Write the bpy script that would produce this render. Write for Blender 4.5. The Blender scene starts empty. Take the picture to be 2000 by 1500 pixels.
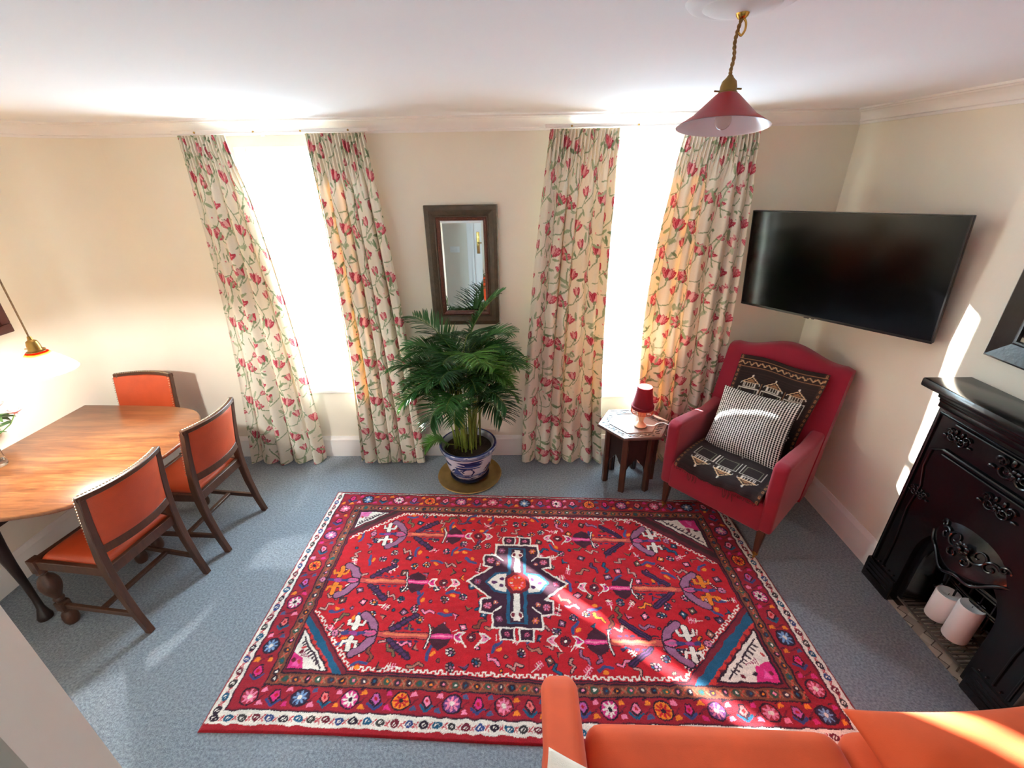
import bpy, bmesh, math, random
import numpy as np
from mathutils import Vector, Matrix

C = bpy.context.scene.collection
SC = bpy.context.scene
PI = math.pi

# ------------------------------------------------------------------ camera
cam_d = bpy.data.cameras.new('camera')
cam = bpy.data.objects.new('camera', cam_d)
C.objects.link(cam)
SC.camera = cam
F = 869.0                                   # focal length in pixels of a 2000 px wide frame
cam_d.sensor_width = 36.0
cam_d.lens = F / 2000.0 * 36.0
cam_d.clip_start = 0.02
dn = Vector((30, 1804, F)).normalized()     # world down seen in camera axes (x right, y down, z forward)
fy = Vector((12, -419, F)); fy = (fy - dn * fy.dot(dn)).normalized()
ax = fy.cross(-dn)
if ax.x < 0: ax = -ax
up = -dn
right_w = Vector((ax.x, fy.x, up.x)); down_w = Vector((ax.y, fy.y, up.y)); fwd_w = Vector((ax.z, fy.z, up.z))
M = Matrix.Identity(4)
for i in range(3):
    M[i][0] = right_w[i]; M[i][1] = -down_w[i]; M[i][2] = -fwd_w[i]
M[2][3] = 2.14
cam.matrix_world = M

# ------------------------------------------------------------------ world, sun, exposure
SC.view_settings.view_transform = 'Standard'
SC.view_settings.look = 'None'
SC.view_settings.gamma = 1.0
SC.view_settings.use_curve_mapping = False
SC.view_settings.exposure = 0.95
SC.cycles.max_bounces = 12
SC.cycles.diffuse_bounces = 8
SC.cycles.transparent_max_bounces = 12
SC.cycles.sample_clamp_indirect = 8.0
SC.cycles.caustics_reflective = False
SC.cycles.caustics_refractive = False
world = bpy.data.worlds.new('sky'); SC.world = world
world.use_nodes = True
bgn = world.node_tree.nodes['Background']
bgn.inputs[0].default_value = (0.60, 0.84, 1.0, 1); bgn.inputs[1].default_value = 26.0
sun_el = math.radians(19.5)
sd = Vector((0.768 * math.cos(sun_el), -0.640 * math.cos(sun_el), -math.sin(sun_el)))
sl = bpy.data.lights.new('sun', 'SUN'); sl.energy = 50.0; sl.angle = math.radians(0.9); sl.color = (1.0, 0.95, 0.88)
so = bpy.data.objects.new('sun', sl); C.objects.link(so)
so.rotation_euler = sd.to_track_quat('-Z', 'Y').to_euler(); so.location = (-4, 8, 5)
for k, (wx, ww) in enumerate(((-1.495, 0.56), (0.71, 0.62))):
    pl = bpy.data.lights.new('sky_portal', 'AREA'); pl.shape = 'RECTANGLE'; pl.size = ww; pl.size_y = 1.66
    pl.cycles.is_portal = True
    po = bpy.data.objects.new('sky_portal', pl); C.objects.link(po)
    po.location = (wx, 3.335, 1.46); po.rotation_euler = (PI / 2, 0, PI)
    po.rotation_euler = Vector((0, -1, 0)).to_track_quat('-Z', 'Z').to_euler()

# ------------------------------------------------------------------ helpers
def lin(c):
    return tuple(((v / 255.0) / 12.92 if v / 255.0 <= 0.04045 else ((v / 255.0 + 0.055) / 1.055) ** 2.4) for v in c)

def mat(name, col, rough=0.6, metal=0.0, noise=0.0, nscale=20.0, bump=0.0, bscale=80.0, sheen=0.0, emit=None, estr=0.0,
        stretch=None, coat=0.0, spec=0.5, attr=None, trans=0.0, col2=None, detail=4.0):
    m = bpy.data.materials.new(name); m.use_nodes = True
    nt = m.node_tree; N = nt.nodes; L = nt.links
    b = N['Principled BSDF']
    c = lin(col)
    b.inputs['Base Color'].default_value = (*c, 1)
    b.inputs['Roughness'].default_value = rough
    b.inputs['Metallic'].default_value = metal
    b.inputs['Specular IOR Level'].default_value = spec
    b.inputs['Coat Weight'].default_value = coat
    b.inputs['Sheen Weight'].default_value = sheen
    tc = N.new('ShaderNodeTexCoord'); mp = N.new('ShaderNodeMapping')
    L.new(tc.outputs['Object'], mp.inputs['Vector'])
    if stretch: mp.inputs['Scale'].default_value = stretch
    colsock = None
    if attr:
        at = N.new('ShaderNodeAttribute'); at.attribute_name = attr
        colsock = at.outputs['Color']
    if noise > 0 or col2:
        nz = N.new('ShaderNodeTexNoise'); nz.inputs['Scale'].default_value = nscale; nz.inputs['Detail'].default_value = detail
        L.new(mp.outputs['Vector'], nz.inputs['Vector'])
        if col2:
            cr = N.new('ShaderNodeValToRGB'); cr.color_ramp.elements[0].position = 0.32; cr.color_ramp.elements[1].position = 0.68
            cr.color_ramp.elements[0].color = (*lin(col2), 1); cr.color_ramp.elements[1].color = (*c, 1)
            L.new(nz.outputs['Fac'], cr.inputs['Fac']); colsock = cr.outputs['Color']
        else:
            mr = N.new('ShaderNodeMapRange'); mr.inputs['From Min'].default_value = 0.25; mr.inputs['From Max'].default_value = 0.75
            mr.inputs['To Min'].default_value = 1 - noise; mr.inputs['To Max'].default_value = 1 + noise
            L.new(nz.outputs['Fac'], mr.inputs['Value'])
            mx = N.new('ShaderNodeMix'); mx.data_type = 'RGBA'; mx.blend_type = 'MULTIPLY'; mx.inputs['Factor'].default_value = 1
            if colsock: L.new(colsock, mx.inputs[6])
            else: mx.inputs[6].default_value = (*c, 1)
            L.new(mr.outputs['Result'], mx.inputs[7]); colsock = mx.outputs[2]
    if colsock: L.new(colsock, b.inputs['Base Color'])
    if bump > 0:
        n2 = N.new('ShaderNodeTexNoise'); n2.inputs['Scale'].default_value = bscale; n2.inputs['Detail'].default_value = 3
        L.new(mp.outputs['Vector'], n2.inputs['Vector'])
        bp = N.new('ShaderNodeBump'); bp.inputs['Strength'].default_value = bump; bp.inputs['Distance'].default_value = 0.01
        L.new(n2.outputs['Fac'], bp.inputs['Height']); L.new(bp.outputs['Normal'], b.inputs['Normal'])
    if emit:
        b.inputs['Emission Color'].default_value = (*lin(emit), 1); b.inputs['Emission Strength'].default_value = estr
    if trans > 0:
        tb = N.new('ShaderNodeBsdfTranslucent'); ms = N.new('ShaderNodeMixShader'); ms.inputs[0].default_value = trans
        tint = N.new('ShaderNodeMix'); tint.data_type = 'RGBA'; tint.blend_type = 'MULTIPLY'; tint.inputs['Factor'].default_value = 1
        if colsock: L.new(colsock, tint.inputs[6])
        else: tint.inputs[6].default_value = (*c, 1)
        tint.inputs[7].default_value = (1.0, 0.70, 0.36, 1)
        L.new(tint.outputs[2], tb.inputs['Color'])
        L.new(b.outputs[0], ms.inputs[1]); L.new(tb.outputs[0], ms.inputs[2])
        L.new(ms.outputs[0], N['Material Output'].inputs['Surface'])
    return m

def tag(o, label=None, cat=None, group=None, kind=None):
    if label: o['label'] = label
    if cat: o['category'] = cat
    if group: o['group'] = group
    if kind: o['kind'] = kind
    return o

def empty(name, loc=(0, 0, 0), rz=0.0, label=None, cat=None, group=None):
    o = bpy.data.objects.new(name, None); C.objects.link(o)
    o.empty_display_size = 0.05
    o.location = loc; o.rotation_euler = (0, 0, rz)
    return tag(o, label, cat, group)

class MB:
    """collects shapes into one mesh"""
    def __init__(s): s.bm = bmesh.new()
    def _ret(s, verts, mtx):
        if mtx is not None: bmesh.ops.transform(s.bm, matrix=mtx, verts=verts)
    def box(s, lo, hi, bevel=0.0, mtx=None, seg=2):
        r = bmesh.ops.create_cube(s.bm, size=1.0)
        vs = r['verts']
        for v in vs:
            v.co = Vector([lo[i] if v.co[i] < 0 else hi[i] for i in range(3)])
        if bevel > 0:
            es = list({e for v in vs for e in v.link_edges})
            rb = bmesh.ops.bevel(s.bm, geom=es, offset=bevel, segments=seg, profile=0.5, affect='EDGES', clamp_overlap=True)
            vs = list({v for f in rb['faces'] for v in f.verts} | {v for v in vs if v.is_valid})
        s._ret(vs, mtx); return s
    def lathe(s, prof, c=(0, 0, 0), seg=32, mtx=None, sweep=2 * PI):
        rings = []; vs = []
        for (r, z) in prof:
            ring = []
            if r < 1e-6:
                v = s.bm.verts.new((c[0], c[1], c[2] + z)); ring = [v] * seg; vs.append(v)
            else:
                for k in range(seg):
                    a = sweep * k / seg
                    v = s.bm.verts.new((c[0] + r * math.cos(a), c[1] + r * math.sin(a), c[2] + z)); ring.append(v); vs.append(v)
            rings.append(ring)
        for a, b in zip(rings, rings[1:]):
            for k in range(seg):
                k2 = (k + 1) % seg
                q = []
                for v in (a[k], a[k2], b[k2], b[k]):
                    if v not in q: q.append(v)
                if len(q) >= 3:
                    try: s.bm.faces.new(q)
                    except ValueError: pass
        s._ret(vs, mtx); return s
    def tube(s, pts, r, seg=8, cap=True, flat=1.0):
        pts = [Vector(p) for p in pts]; n = len(pts)
        rs = r if hasattr(r, '__len__') else [r] * n
        rings = []; prev = None
        for i, p in enumerate(pts):
            t = (pts[min(i + 1, n - 1)] - pts[max(i - 1, 0)]).normalized()
            if prev is None:
                ref = Vector((0, 0, 1)) if abs(t.z) < 0.9 else Vector((1, 0, 0))
                u = t.cross(ref).normalized()
            else:
                u = (prev - t * prev.dot(t)).normalized()
            prev = u; w = t.cross(u)
            rings.append([s.bm.verts.new(p + u * math.cos(2 * PI * k / seg) * rs[i] + w * math.sin(2 * PI * k / seg) * rs[i] * flat) for k in range(seg)])
        for a, b in zip(rings, rings[1:]):
            for k in range(seg): s.bm.faces.new((a[k], a[(k + 1) % seg], b[(k + 1) % seg], b[k]))
        if cap:
            s.bm.faces.new(rings[0][::-1]); s.bm.faces.new(rings[-1])
        return s
    def bar(s, p0, p1, w, h, w1=None, h1=None, upv=(0, 0, 1), bevel=0.0):
        """rectangular bar from p0 to p1; w across, h along upv"""
        return s.rail([p0, p1], [(w, h), (w1 or w, h1 or h)], upv)
    def rail(s, pts, sizes, upv=(0, 0, 1), rnd=0.22):
        pts = [Vector(p) for p in pts]; n = len(pts); rings = []
        for i, p in enumerate(pts):
            t = (pts[min(i + 1, n - 1)] - pts[max(i - 1, 0)]).normalized()
            u = t.cross(Vector(upv)).normalized(); w = u.cross(t).normalized()
            a, b = sizes[i][0] / 2, sizes[i][1] / 2
            q = min(a, b) * rnd
            o = [(-a + q, -b), (a - q, -b), (a, -b + q), (a, b - q), (a - q, b), (-a + q, b), (-a, b - q), (-a, -b + q)]
            rings.append([s.bm.verts.new(p + u * x + w * y) for x, y in o])
        for a, b in zip(rings, rings[1:]):
            for k in range(8): s.bm.faces.new((a[k], a[(k + 1) % 8], b[(k + 1) % 8], b[k]))
        s.bm.faces.new(rings[0][::-1]); s.bm.faces.new(rings[-1])
        return s
    def prism(s, poly, z0, z1, mtx=None, inset=0.0, dz=0.0):
        a = [s.bm.verts.new((x, y, z0)) for x, y in poly]; b = [s.bm.verts.new((x, y, z1)) for x, y in poly]
        n = len(poly)
        for k in range(n): s.bm.faces.new((a[k], a[(k + 1) % n], b[(k + 1) % n], b[k]))
        s.bm.faces.new(a[::-1]); s.bm.faces.new(b)
        s._ret(a + b, mtx); return s
    def sph(s, c, r, sc=(1, 1, 1), u=16, v=10):
        rr = bmesh.ops.create_uvsphere(s.bm, u_segments=u, v_segments=v, radius=r)
        for q in rr['verts']: q.co = Vector((q.co.x * sc[0] + c[0], q.co.y * sc[1] + c[1], q.co.z * sc[2] + c[2]))
        return s
    def sweep(s, path, prof):
        """prof: list of (offset to the room side, z); path: 2D polyline, room on its right"""
        n = len(path); P = [Vector((x, y, 0)) for x, y in path]; rings = []
        for i in range(n):
            d1 = (P[i] - P[i - 1]).normalized() if i > 0 else None
            d2 = (P[i + 1] - P[i]).normalized() if i < n - 1 else None
            if d1 is None: d1 = d2
            if d2 is None: d2 = d1
            n1 = Vector((d1.y, -d1.x, 0)); n2 = Vector((d2.y, -d2.x, 0))
            m = (n1 + n2).normalized(); k = 1.0 / max(0.3, m.dot(n1))
            rings.append([s.bm.verts.new(P[i] + m * (o * k) + Vector((0, 0, z))) for o, z in prof])
        q = len(prof)
        for a, b in zip(rings, rings[1:]):
            for k in range(q): s.bm.faces.new((a[k], b[k], b[(k + 1) % q], a[(k + 1) % q]))
        s.bm.faces.new(rings[0]); s.bm.faces.new(rings[-1][::-1])
        return s
    def build(s, name, m, parent=None, smooth=True, angle=35.0, loc=None):
        bmesh.ops.recalc_face_normals(s.bm, faces=s.bm.faces[:])
        me = bpy.data.meshes.new(name); s.bm.to_mesh(me); s.bm.free()
        if m: me.materials.append(m)
        if smooth:
            me.polygons.foreach_set('use_smooth', [True] * len(me.polygons))
            me.set_sharp_from_angle(angle=math.radians(angle))
        o = bpy.data.objects.new(name, me); C.objects.link(o)
        if parent: o.parent = parent
        if loc is not None: o.location = loc
        return o

def copy_tree(o, parent=None):
    c = o.copy(); C.objects.link(c); c.parent = parent
    for ch in list(o.children): copy_tree(ch, c)
    return c

def grid_obj(name, X, Y, Z, m, parent=None, colors=None, smooth=True, closed_u=False):
    """surface from 2D coordinate arrays [rows, cols]; colors: linear rgb [rows, cols, 3]"""
    R, K = X.shape
    me = bpy.data.meshes.new(name)
    co = np.stack([X, Y, Z], -1).reshape(-1, 3).astype(np.float32)
    r = np.arange(R - 1)[:, None]
    if closed_u:
        k = np.arange(K)[None, :]; k2 = (k + 1) % K
    else:
        k = np.arange(K - 1)[None, :]; k2 = k + 1
    f = np.stack([r * K + k, r * K + k2, (r + 1) * K + k2, (r + 1) * K + k], -1).reshape(-1, 4)
    nf = len(f)
    me.vertices.add(len(co)); me.vertices.foreach_set('co', co.ravel())
    me.loops.add(nf * 4); me.loops.foreach_set('vertex_index', f.ravel().astype(np.int32))
    me.polygons.add(nf); me.polygons.foreach_set('loop_start', np.arange(nf, dtype=np.int32) * 4)
    me.update(calc_edges=True)
    if smooth: me.polygons.foreach_set('use_smooth', np.ones(nf, dtype=bool))
    if colors is not None:
        at = me.color_attributes.new('pattern', 'FLOAT_COLOR', 'POINT')
        cc = np.ones((len(co), 4), np.float32); cc[:, :3] = colors.reshape(-1, 3)
        at.data.foreach_set('color', cc.ravel())
    me.materials.append(m)
    o = bpy.data.objects.new(name, me); C.objects.link(o)
    if parent: o.parent = parent
    return o

def solid(o, th, off=0.0):
    md = o.modifiers.new('thickness', 'SOLIDIFY'); md.thickness = th; md.offset = off
    return o

class Paint:
    """a small raster on which woven and printed patterns are drawn; coordinates in metres"""
    def __init__(s, x0, x1, y0, y1, res, bg):
        s.x0, s.y0, s.res = x0, y0, res
        s.W = int(round((x1 - x0) / res)); s.H = int(round((y1 - y0) / res))
        s.a = np.empty((s.H, s.W, 3), np.float32); s.a[:] = lin(bg)
    def _win(s, xa, xb, ya, yb):
        i0 = max(0, int((xa - s.x0) / s.res) - 1); i1 = min(s.W, int((xb - s.x0) / s.res) + 2)
        j0 = max(0, int((ya - s.y0) / s.res) - 1); j1 = min(s.H, int((yb - s.y0) / s.res) + 2)
        if i1 <= i0 or j1 <= j0: return None
        xs = s.x0 + (np.arange(i0, i1) + .5) * s.res; ys = s.y0 + (np.arange(j0, j1) + .5) * s.res
        return i0, i1, j0, j1, xs[None, :], ys[:, None]
    def poly(s, pts, col):
        xs = [p[0] for p in pts]; ys = [p[1] for p in pts]
        w = s._win(min(xs), max(xs), min(ys), max(ys))
        if w is None: return s
        i0, i1, j0, j1, X, Y = w
        ins = np.zeros((j1 - j0, i1 - i0), bool)
        n = len(pts)
        for k in range(n):
            xa, ya = pts[k]; xb, yb = pts[(k + 1) % n]
            if ya == yb: continue
            c = ((ya > Y) != (yb > Y)) & (X < (xb - xa) * (Y - ya) / (yb - ya) + xa)
            ins ^= c
        s.a[j0:j1, i0:i1][ins] = lin(col); return s
    def ell(s, cx, cy, rx, ry, ang, col):
        R = max(rx, ry); w = s._win(cx - R, cx + R, cy - R, cy + R)
        if w is None: return s
        i0, i1, j0, j1, X, Y = w
        ca, sa = math.cos(ang), math.sin(ang)
        u = (X - cx) * ca + (Y - cy) * sa; v = -(X - cx) * sa + (Y - cy) * ca
        s.a[j0:j1, i0:i1][(u / rx) ** 2 + (v / ry) ** 2 <= 1] = lin(col); return s
    def rect(s, xa, ya, xb, yb, col): return s.poly([(xa, ya), (xb, ya), (xb, yb), (xa, yb)], col)
    def line(s, pts, wd, col):
        for (xa, ya), (xb, yb) in zip(pts, pts[1:]):
            w = s._win(min(xa, xb) - wd, max(xa, xb) + wd, min(ya, yb) - wd, max(ya, yb) + wd)
            if w is None: continue
            i0, i1, j0, j1, X, Y = w
            dx, dy = xb - xa, yb - ya; L2 = dx * dx + dy * dy + 1e-12
            t = np.clip(((X - xa) * dx + (Y - ya) * dy) / L2, 0, 1)
            d = np.hypot(X - xa - t * dx, Y - ya - t * dy)
            s.a[j0:j1, i0:i1][d <= wd / 2] = lin(col)
        return s
    def sample(s, U, V):
        i = np.clip(((U - s.x0) / s.res).astype(int), 0, s.W - 1); j = np.clip(((V - s.y0) / s.res).astype(int), 0, s.H - 1)
        return s.a[j, i]

def smooth_noise(U, V, scale, seed):
    rg = np.random.RandomState(seed); g = rg.rand(64, 64)
    x = (U / scale) % 63; y = (V / scale) % 63
    i = x.astype(int); j = y.astype(int); fx = x - i; fyy = y - j
    fx = fx * fx * (3 - 2 * fx); fyy = fyy * fyy * (3 - 2 * fyy)
    return (g[j, i] * (1 - fx) + g[j, i + 1] * fx) * (1 - fyy) + (g[j + 1, i] * (1 - fx) + g[j + 1, i + 1] * fx) * fyy - .5

# ------------------------------------------------------------------ materials
m_wall = mat('wall_paint', (234, 225, 209), 0.85, noise=0.02, nscale=3, bump=0.03, bscale=120)
m_part = mat('partition_paint', (226, 216, 204), 0.85, noise=0.02, nscale=2)
m_ceil = mat('ceiling_paint', (238, 237, 240), 0.9, noise=0.01, nscale=2)
m_trim = mat('white_gloss_trim', (238, 232, 228), 0.45, noise=0.02, nscale=5)
m_carpet = mat('grey_loop_carpet', (160, 168, 178), 0.95, col2=(116, 124, 134), nscale=95, bump=0.9, bscale=260, detail=6)
m_frame_w = mat('window_paint', (240, 240, 238), 0.4)
m_darkwood = mat('dark_oak', (74, 44, 30), 0.38, noise=0.35, nscale=9, stretch=(6, 6, 1), bump=0.08, bscale=60)
m_blackwood = mat('dark_stained_wood', (40, 24, 20), 0.35, noise=0.3, nscale=9, stretch=(6, 6, 1))
m_leather = mat('orange_leather', (178, 68, 34), 0.42, noise=0.10, nscale=14, bump=0.12, bscale=220)
m_brass = mat('aged_brass', (176, 140, 78), 0.32, metal=1.0, noise=0.12, nscale=20)
m_stud = mat('nailhead_brass', (206, 190, 165), 0.3, metal=1.0)
m_iron = mat('black_polished_cast_iron', (10, 11, 13), 0.2, noise=0.2, nscale=12, bump=0.03, bscale=40, spec=0.6)
m_sofa = mat('orange_velvet', (212, 76, 18), 0.8, noise=0.14, nscale=7, bump=0.06, bscale=300, sheen=0.12)
m_red = mat('crimson_wool', (142, 10, 40), 0.9, noise=0.10, nscale=9, bump=0.25, bscale=420, sheen=0.2)
m_black = mat('black_plastic', (12, 12, 13), 0.35)
m_screen = mat('tv_screen_glass', (3, 3, 4), 0.12, spec=0.35)
m_wax = mat('white_wax', (244, 242, 242), 0.5, noise=0.02, nscale=10)

# ------------------------------------------------------------------ room shell
XL, XR, YW, YB, ZC = -2.95, 2.05, 3.10, -1.0, 2.43
T = 0.22
ARC = [(-2.6 + 0.35 * math.cos(a), 2.75 + 0.35 * math.sin(a)) for a in np.linspace(PI, PI / 2, 15)]
b = MB(); b.box((XL - .3, YB - .3, -.08), (XR + .6, YW + .02, 0)); tag(b.build('floor', m_carpet, smooth=False), kind='structure')
b = MB(); b.box((XL - .3, YB - .3, ZC), (XR + .3, YW + T, ZC + .08)); tag(b.build('ceiling', m_ceil, smooth=False), kind='structure')
WIN = [(-1.765, -1.22, 0.615, 2.29), (0.40, 1.02, 0.56, 2.30)]
b = MB()
xs = [-2.6] + [v for w in WIN for v in w[:2]] + [XR + .3]
b.box((xs[0], YW, -.08), (xs[1], YW + T, ZC)); b.box((xs[2], YW, -.08), (xs[3], YW + T, ZC)); b.box((xs[4], YW, -.08), (xs[5], YW + T, ZC))
for w in WIN:
    b.box((w[0], YW, -.08), (w[1], YW + T, w[2])); b.box((w[0], YW, w[3]), (w[1], YW + T, ZC))
tag(b.build('wall_far', m_wall, smooth=False), kind='structure')
b = MB(); poly = [(XL, YB - .3)] + ARC + [(-2.6, YW + T), (XL - .3, YW + T), (XL - .3, YB - .3)]
b.prism(poly, -.08, ZC); tag(b.build('wall_left', m_wall, angle=20), kind='structure')
# right wall with the fireplace recess
b = MB(); RY0, RY1, RZ = 1.20, 1.76, 0.80
b.box((XR, YB - .3, -.08), (XR + .5, RY0, ZC)); b.box((XR, RY1, -.08), (XR + .5, YW, ZC)); b.box((XR, RY0, RZ), (XR + .5, RY1, ZC))
b.box((XR + .42, RY0, -.08), (XR + .5, RY1, RZ))
tag(b.build('wall_right', m_wall, smooth=False), kind='structure')
b = MB(); b.box((XL - .3, YB - .3, -.08), (-.74, YB, ZC)); b.box((.12, YB - .3, -.08), (XR + .5, YB, ZC)); b.box((-.74, YB - .3, 2.0), (.12, YB, ZC))
tag(b.build('wall_back', m_wall, smooth=False), kind='structure')
b = MB(); b.box((XL, 0.50, 0), (-1.083, 0.62, ZC)); tag(b.build('wall_partition', m_part, smooth=False), kind='structure')
# door in the back wall (seen in the mirror)
b = MB(); b.box((-.70, YB - .10, .0), (.08, YB - .06, 1.98)); d = tag(b.build('door_1', m_trim, smooth=False), kind='structure')
b = MB(); b.box((-.74, YB - .12, 0), (-.70, YB + .02, 2.0)); b.box((.08, YB - .12, 0), (.12, YB + .02, 2.0)); b.box((-.80, YB, 0), (-.735, YB + .02, 2.07)); b.box((.115, YB, 0), (.18, YB + .02, 2.07)); b.box((-.735, YB, 2.0), (.115, YB + .02, 2.07))
b.build('door_frame', m_trim, d)
b = MB(); b.box((-.66, YB - .06, .95), (-.61, YB - .052, 1.28), .003); b.tube([(-.635, YB - .055, 1.12), (-.635, YB - .02, 1.12), (-.54, YB - .015, 1.12)], .009)
b.build('door_handle', m_brass, d)
# baseboards and cornice
bbp = [(0, 0), (.022, 0), (.022, .125), (.018, .14), (.018, .155), (.010, .17), (.006, .185), (0, .185)]
def base(name, path): tag(MB().sweep(path, bbp).build(name, m_trim, angle=25), kind='structure')
base('baseboard_left', [(XL, .62)] + ARC[:8])
base('baseboard_far', ARC[7:] + [(XR, YW)])
base('baseboard_right', [(XR, YW), (XR, 1.885)])
tag(MB().sweep([(XR, 1.065), (XR, YB)], bbp).build('baseboard_right', m_trim), kind='structure')
cp = [(0, ZC), (0, ZC - .078), (.010, ZC - .078), (.012, ZC - .066), (.022, ZC - .062)]
cp += [(.022 + .05 * (1 - math.cos(a)), ZC - .062 + .045 * math.sin(a)) for a in np.linspace(.15, PI / 2, 7)]
cp += [(.078, ZC - .012), (.090, ZC - .010), (.090, ZC)]
tag(MB().sweep([(XL, .62)] + ARC[:8], cp).build('trim_1', m_trim, angle=25), kind='structure')
tag(MB().sweep(ARC[7:] + [(XR, YW), (XR, YB)], cp).build('trim_2', m_trim, angle=25), kind='structure')

# ------------------------------------------------------------------ windows
m_glass = bpy.data.materials.new('window_glass'); m_glass.use_nodes = True
nt = m_glass.node_tree; nt.nodes.clear()
go = nt.nodes.new('ShaderNodeOutputMaterial'); gt = nt.nodes.new('ShaderNodeBsdfTransparent'); gg = nt.nodes.new('ShaderNodeBsdfGlossy'); gm = nt.nodes.new('ShaderNodeMixShader'); gf = nt.nodes.new('ShaderNodeFresnel')
gg.inputs['Roughness'].default_value = 0.02; gf.inputs['IOR'].default_value = 1.45; gt.inputs[0].default_value = (.97, .98, .98, 1)
ge = nt.nodes.new('ShaderNodeNewGeometry'); gq = nt.nodes.new('ShaderNodeMath'); gq.operation = 'SUBTRACT'; gq.inputs[0].default_value = 1.0; gq.use_clamp = True
g2 = nt.nodes.new('ShaderNodeMath'); g2.operation = 'MULTIPLY'
nt.links.new(ge.outputs['Backfacing'], gq.inputs[1]); nt.links.new(gq.outputs[0], g2.inputs[0]); nt.links.new(gf.outputs[0], g2.inputs[1]); nt.links.new(g2.outputs[0], gm.inputs[0]); nt.links.new(gt.outputs[0], gm.inputs[1]); nt.links.new(gg.outputs[0], gm.inputs[2]); nt.links.new(gm.outputs[0], go.inputs[0])
for k, (x0, x1, z0, z1) in enumerate(WIN):
    yf = YW + .13
    o = tag(MB().box((x0, yf, z0), (x0 + .045, yf + .06, z1), .004).box((x1 - .045, yf, z0), (x1, yf + .06, z1), .004).box((x0 + .045, yf, z1 - .05), (x1 - .045, yf + .06, z1), .004).box((x0 + .045, yf, z0), (x1 - .045, yf + .06, z0 + .035), .004).build('window_%d' % (k + 1), m_frame_w), kind='structure')
    b = MB(); zm = (z0 + z1) / 2
    b.box((x0 + .045, yf + .012, zm - .02), (x1 - .045, yf + .055, zm + .02), .003)
    xm = (x0 + x1) / 2
    for z in (z0 + .34, z1 - .42): b.box((x0 + .045, yf + .02, z - .010), (x1 - .045, yf + .045, z + .010))
    b.build('sash', m_frame_w, o)
    MB().box((x0 + .04, yf + .028, z0 + .05), (x1 - .04, yf + .034, z1 - .04)).build('pane', m_glass, o, smooth=False)
    MB().box((x0 - .02, YW - .02, z0 - .028), (x1 + .02, YW, z0 + .002), .006).box((x0, YW, z0), (x1, yf, z0 + .004)).build('window_sill', m_trim, o)

# ------------------------------------------------------------------ outside
m_pave = mat('pale_paving', (184, 188, 190), 0.9, noise=0.06, nscale=1.5)
m_road = mat('asphalt', (120, 132, 142), 0.85, noise=0.1, nscale=6)
b = MB(); b.box((-40, YW + T, -.5), (40, 60, -.25)); tag(b.build('ground_outside', m_pave, smooth=False), kind='structure')
b = MB(); b.box((-40, 6.6, -.25), (40, 9.8, -.243)); tag(b.build('road', m_road, smooth=False), kind='structure')

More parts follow.
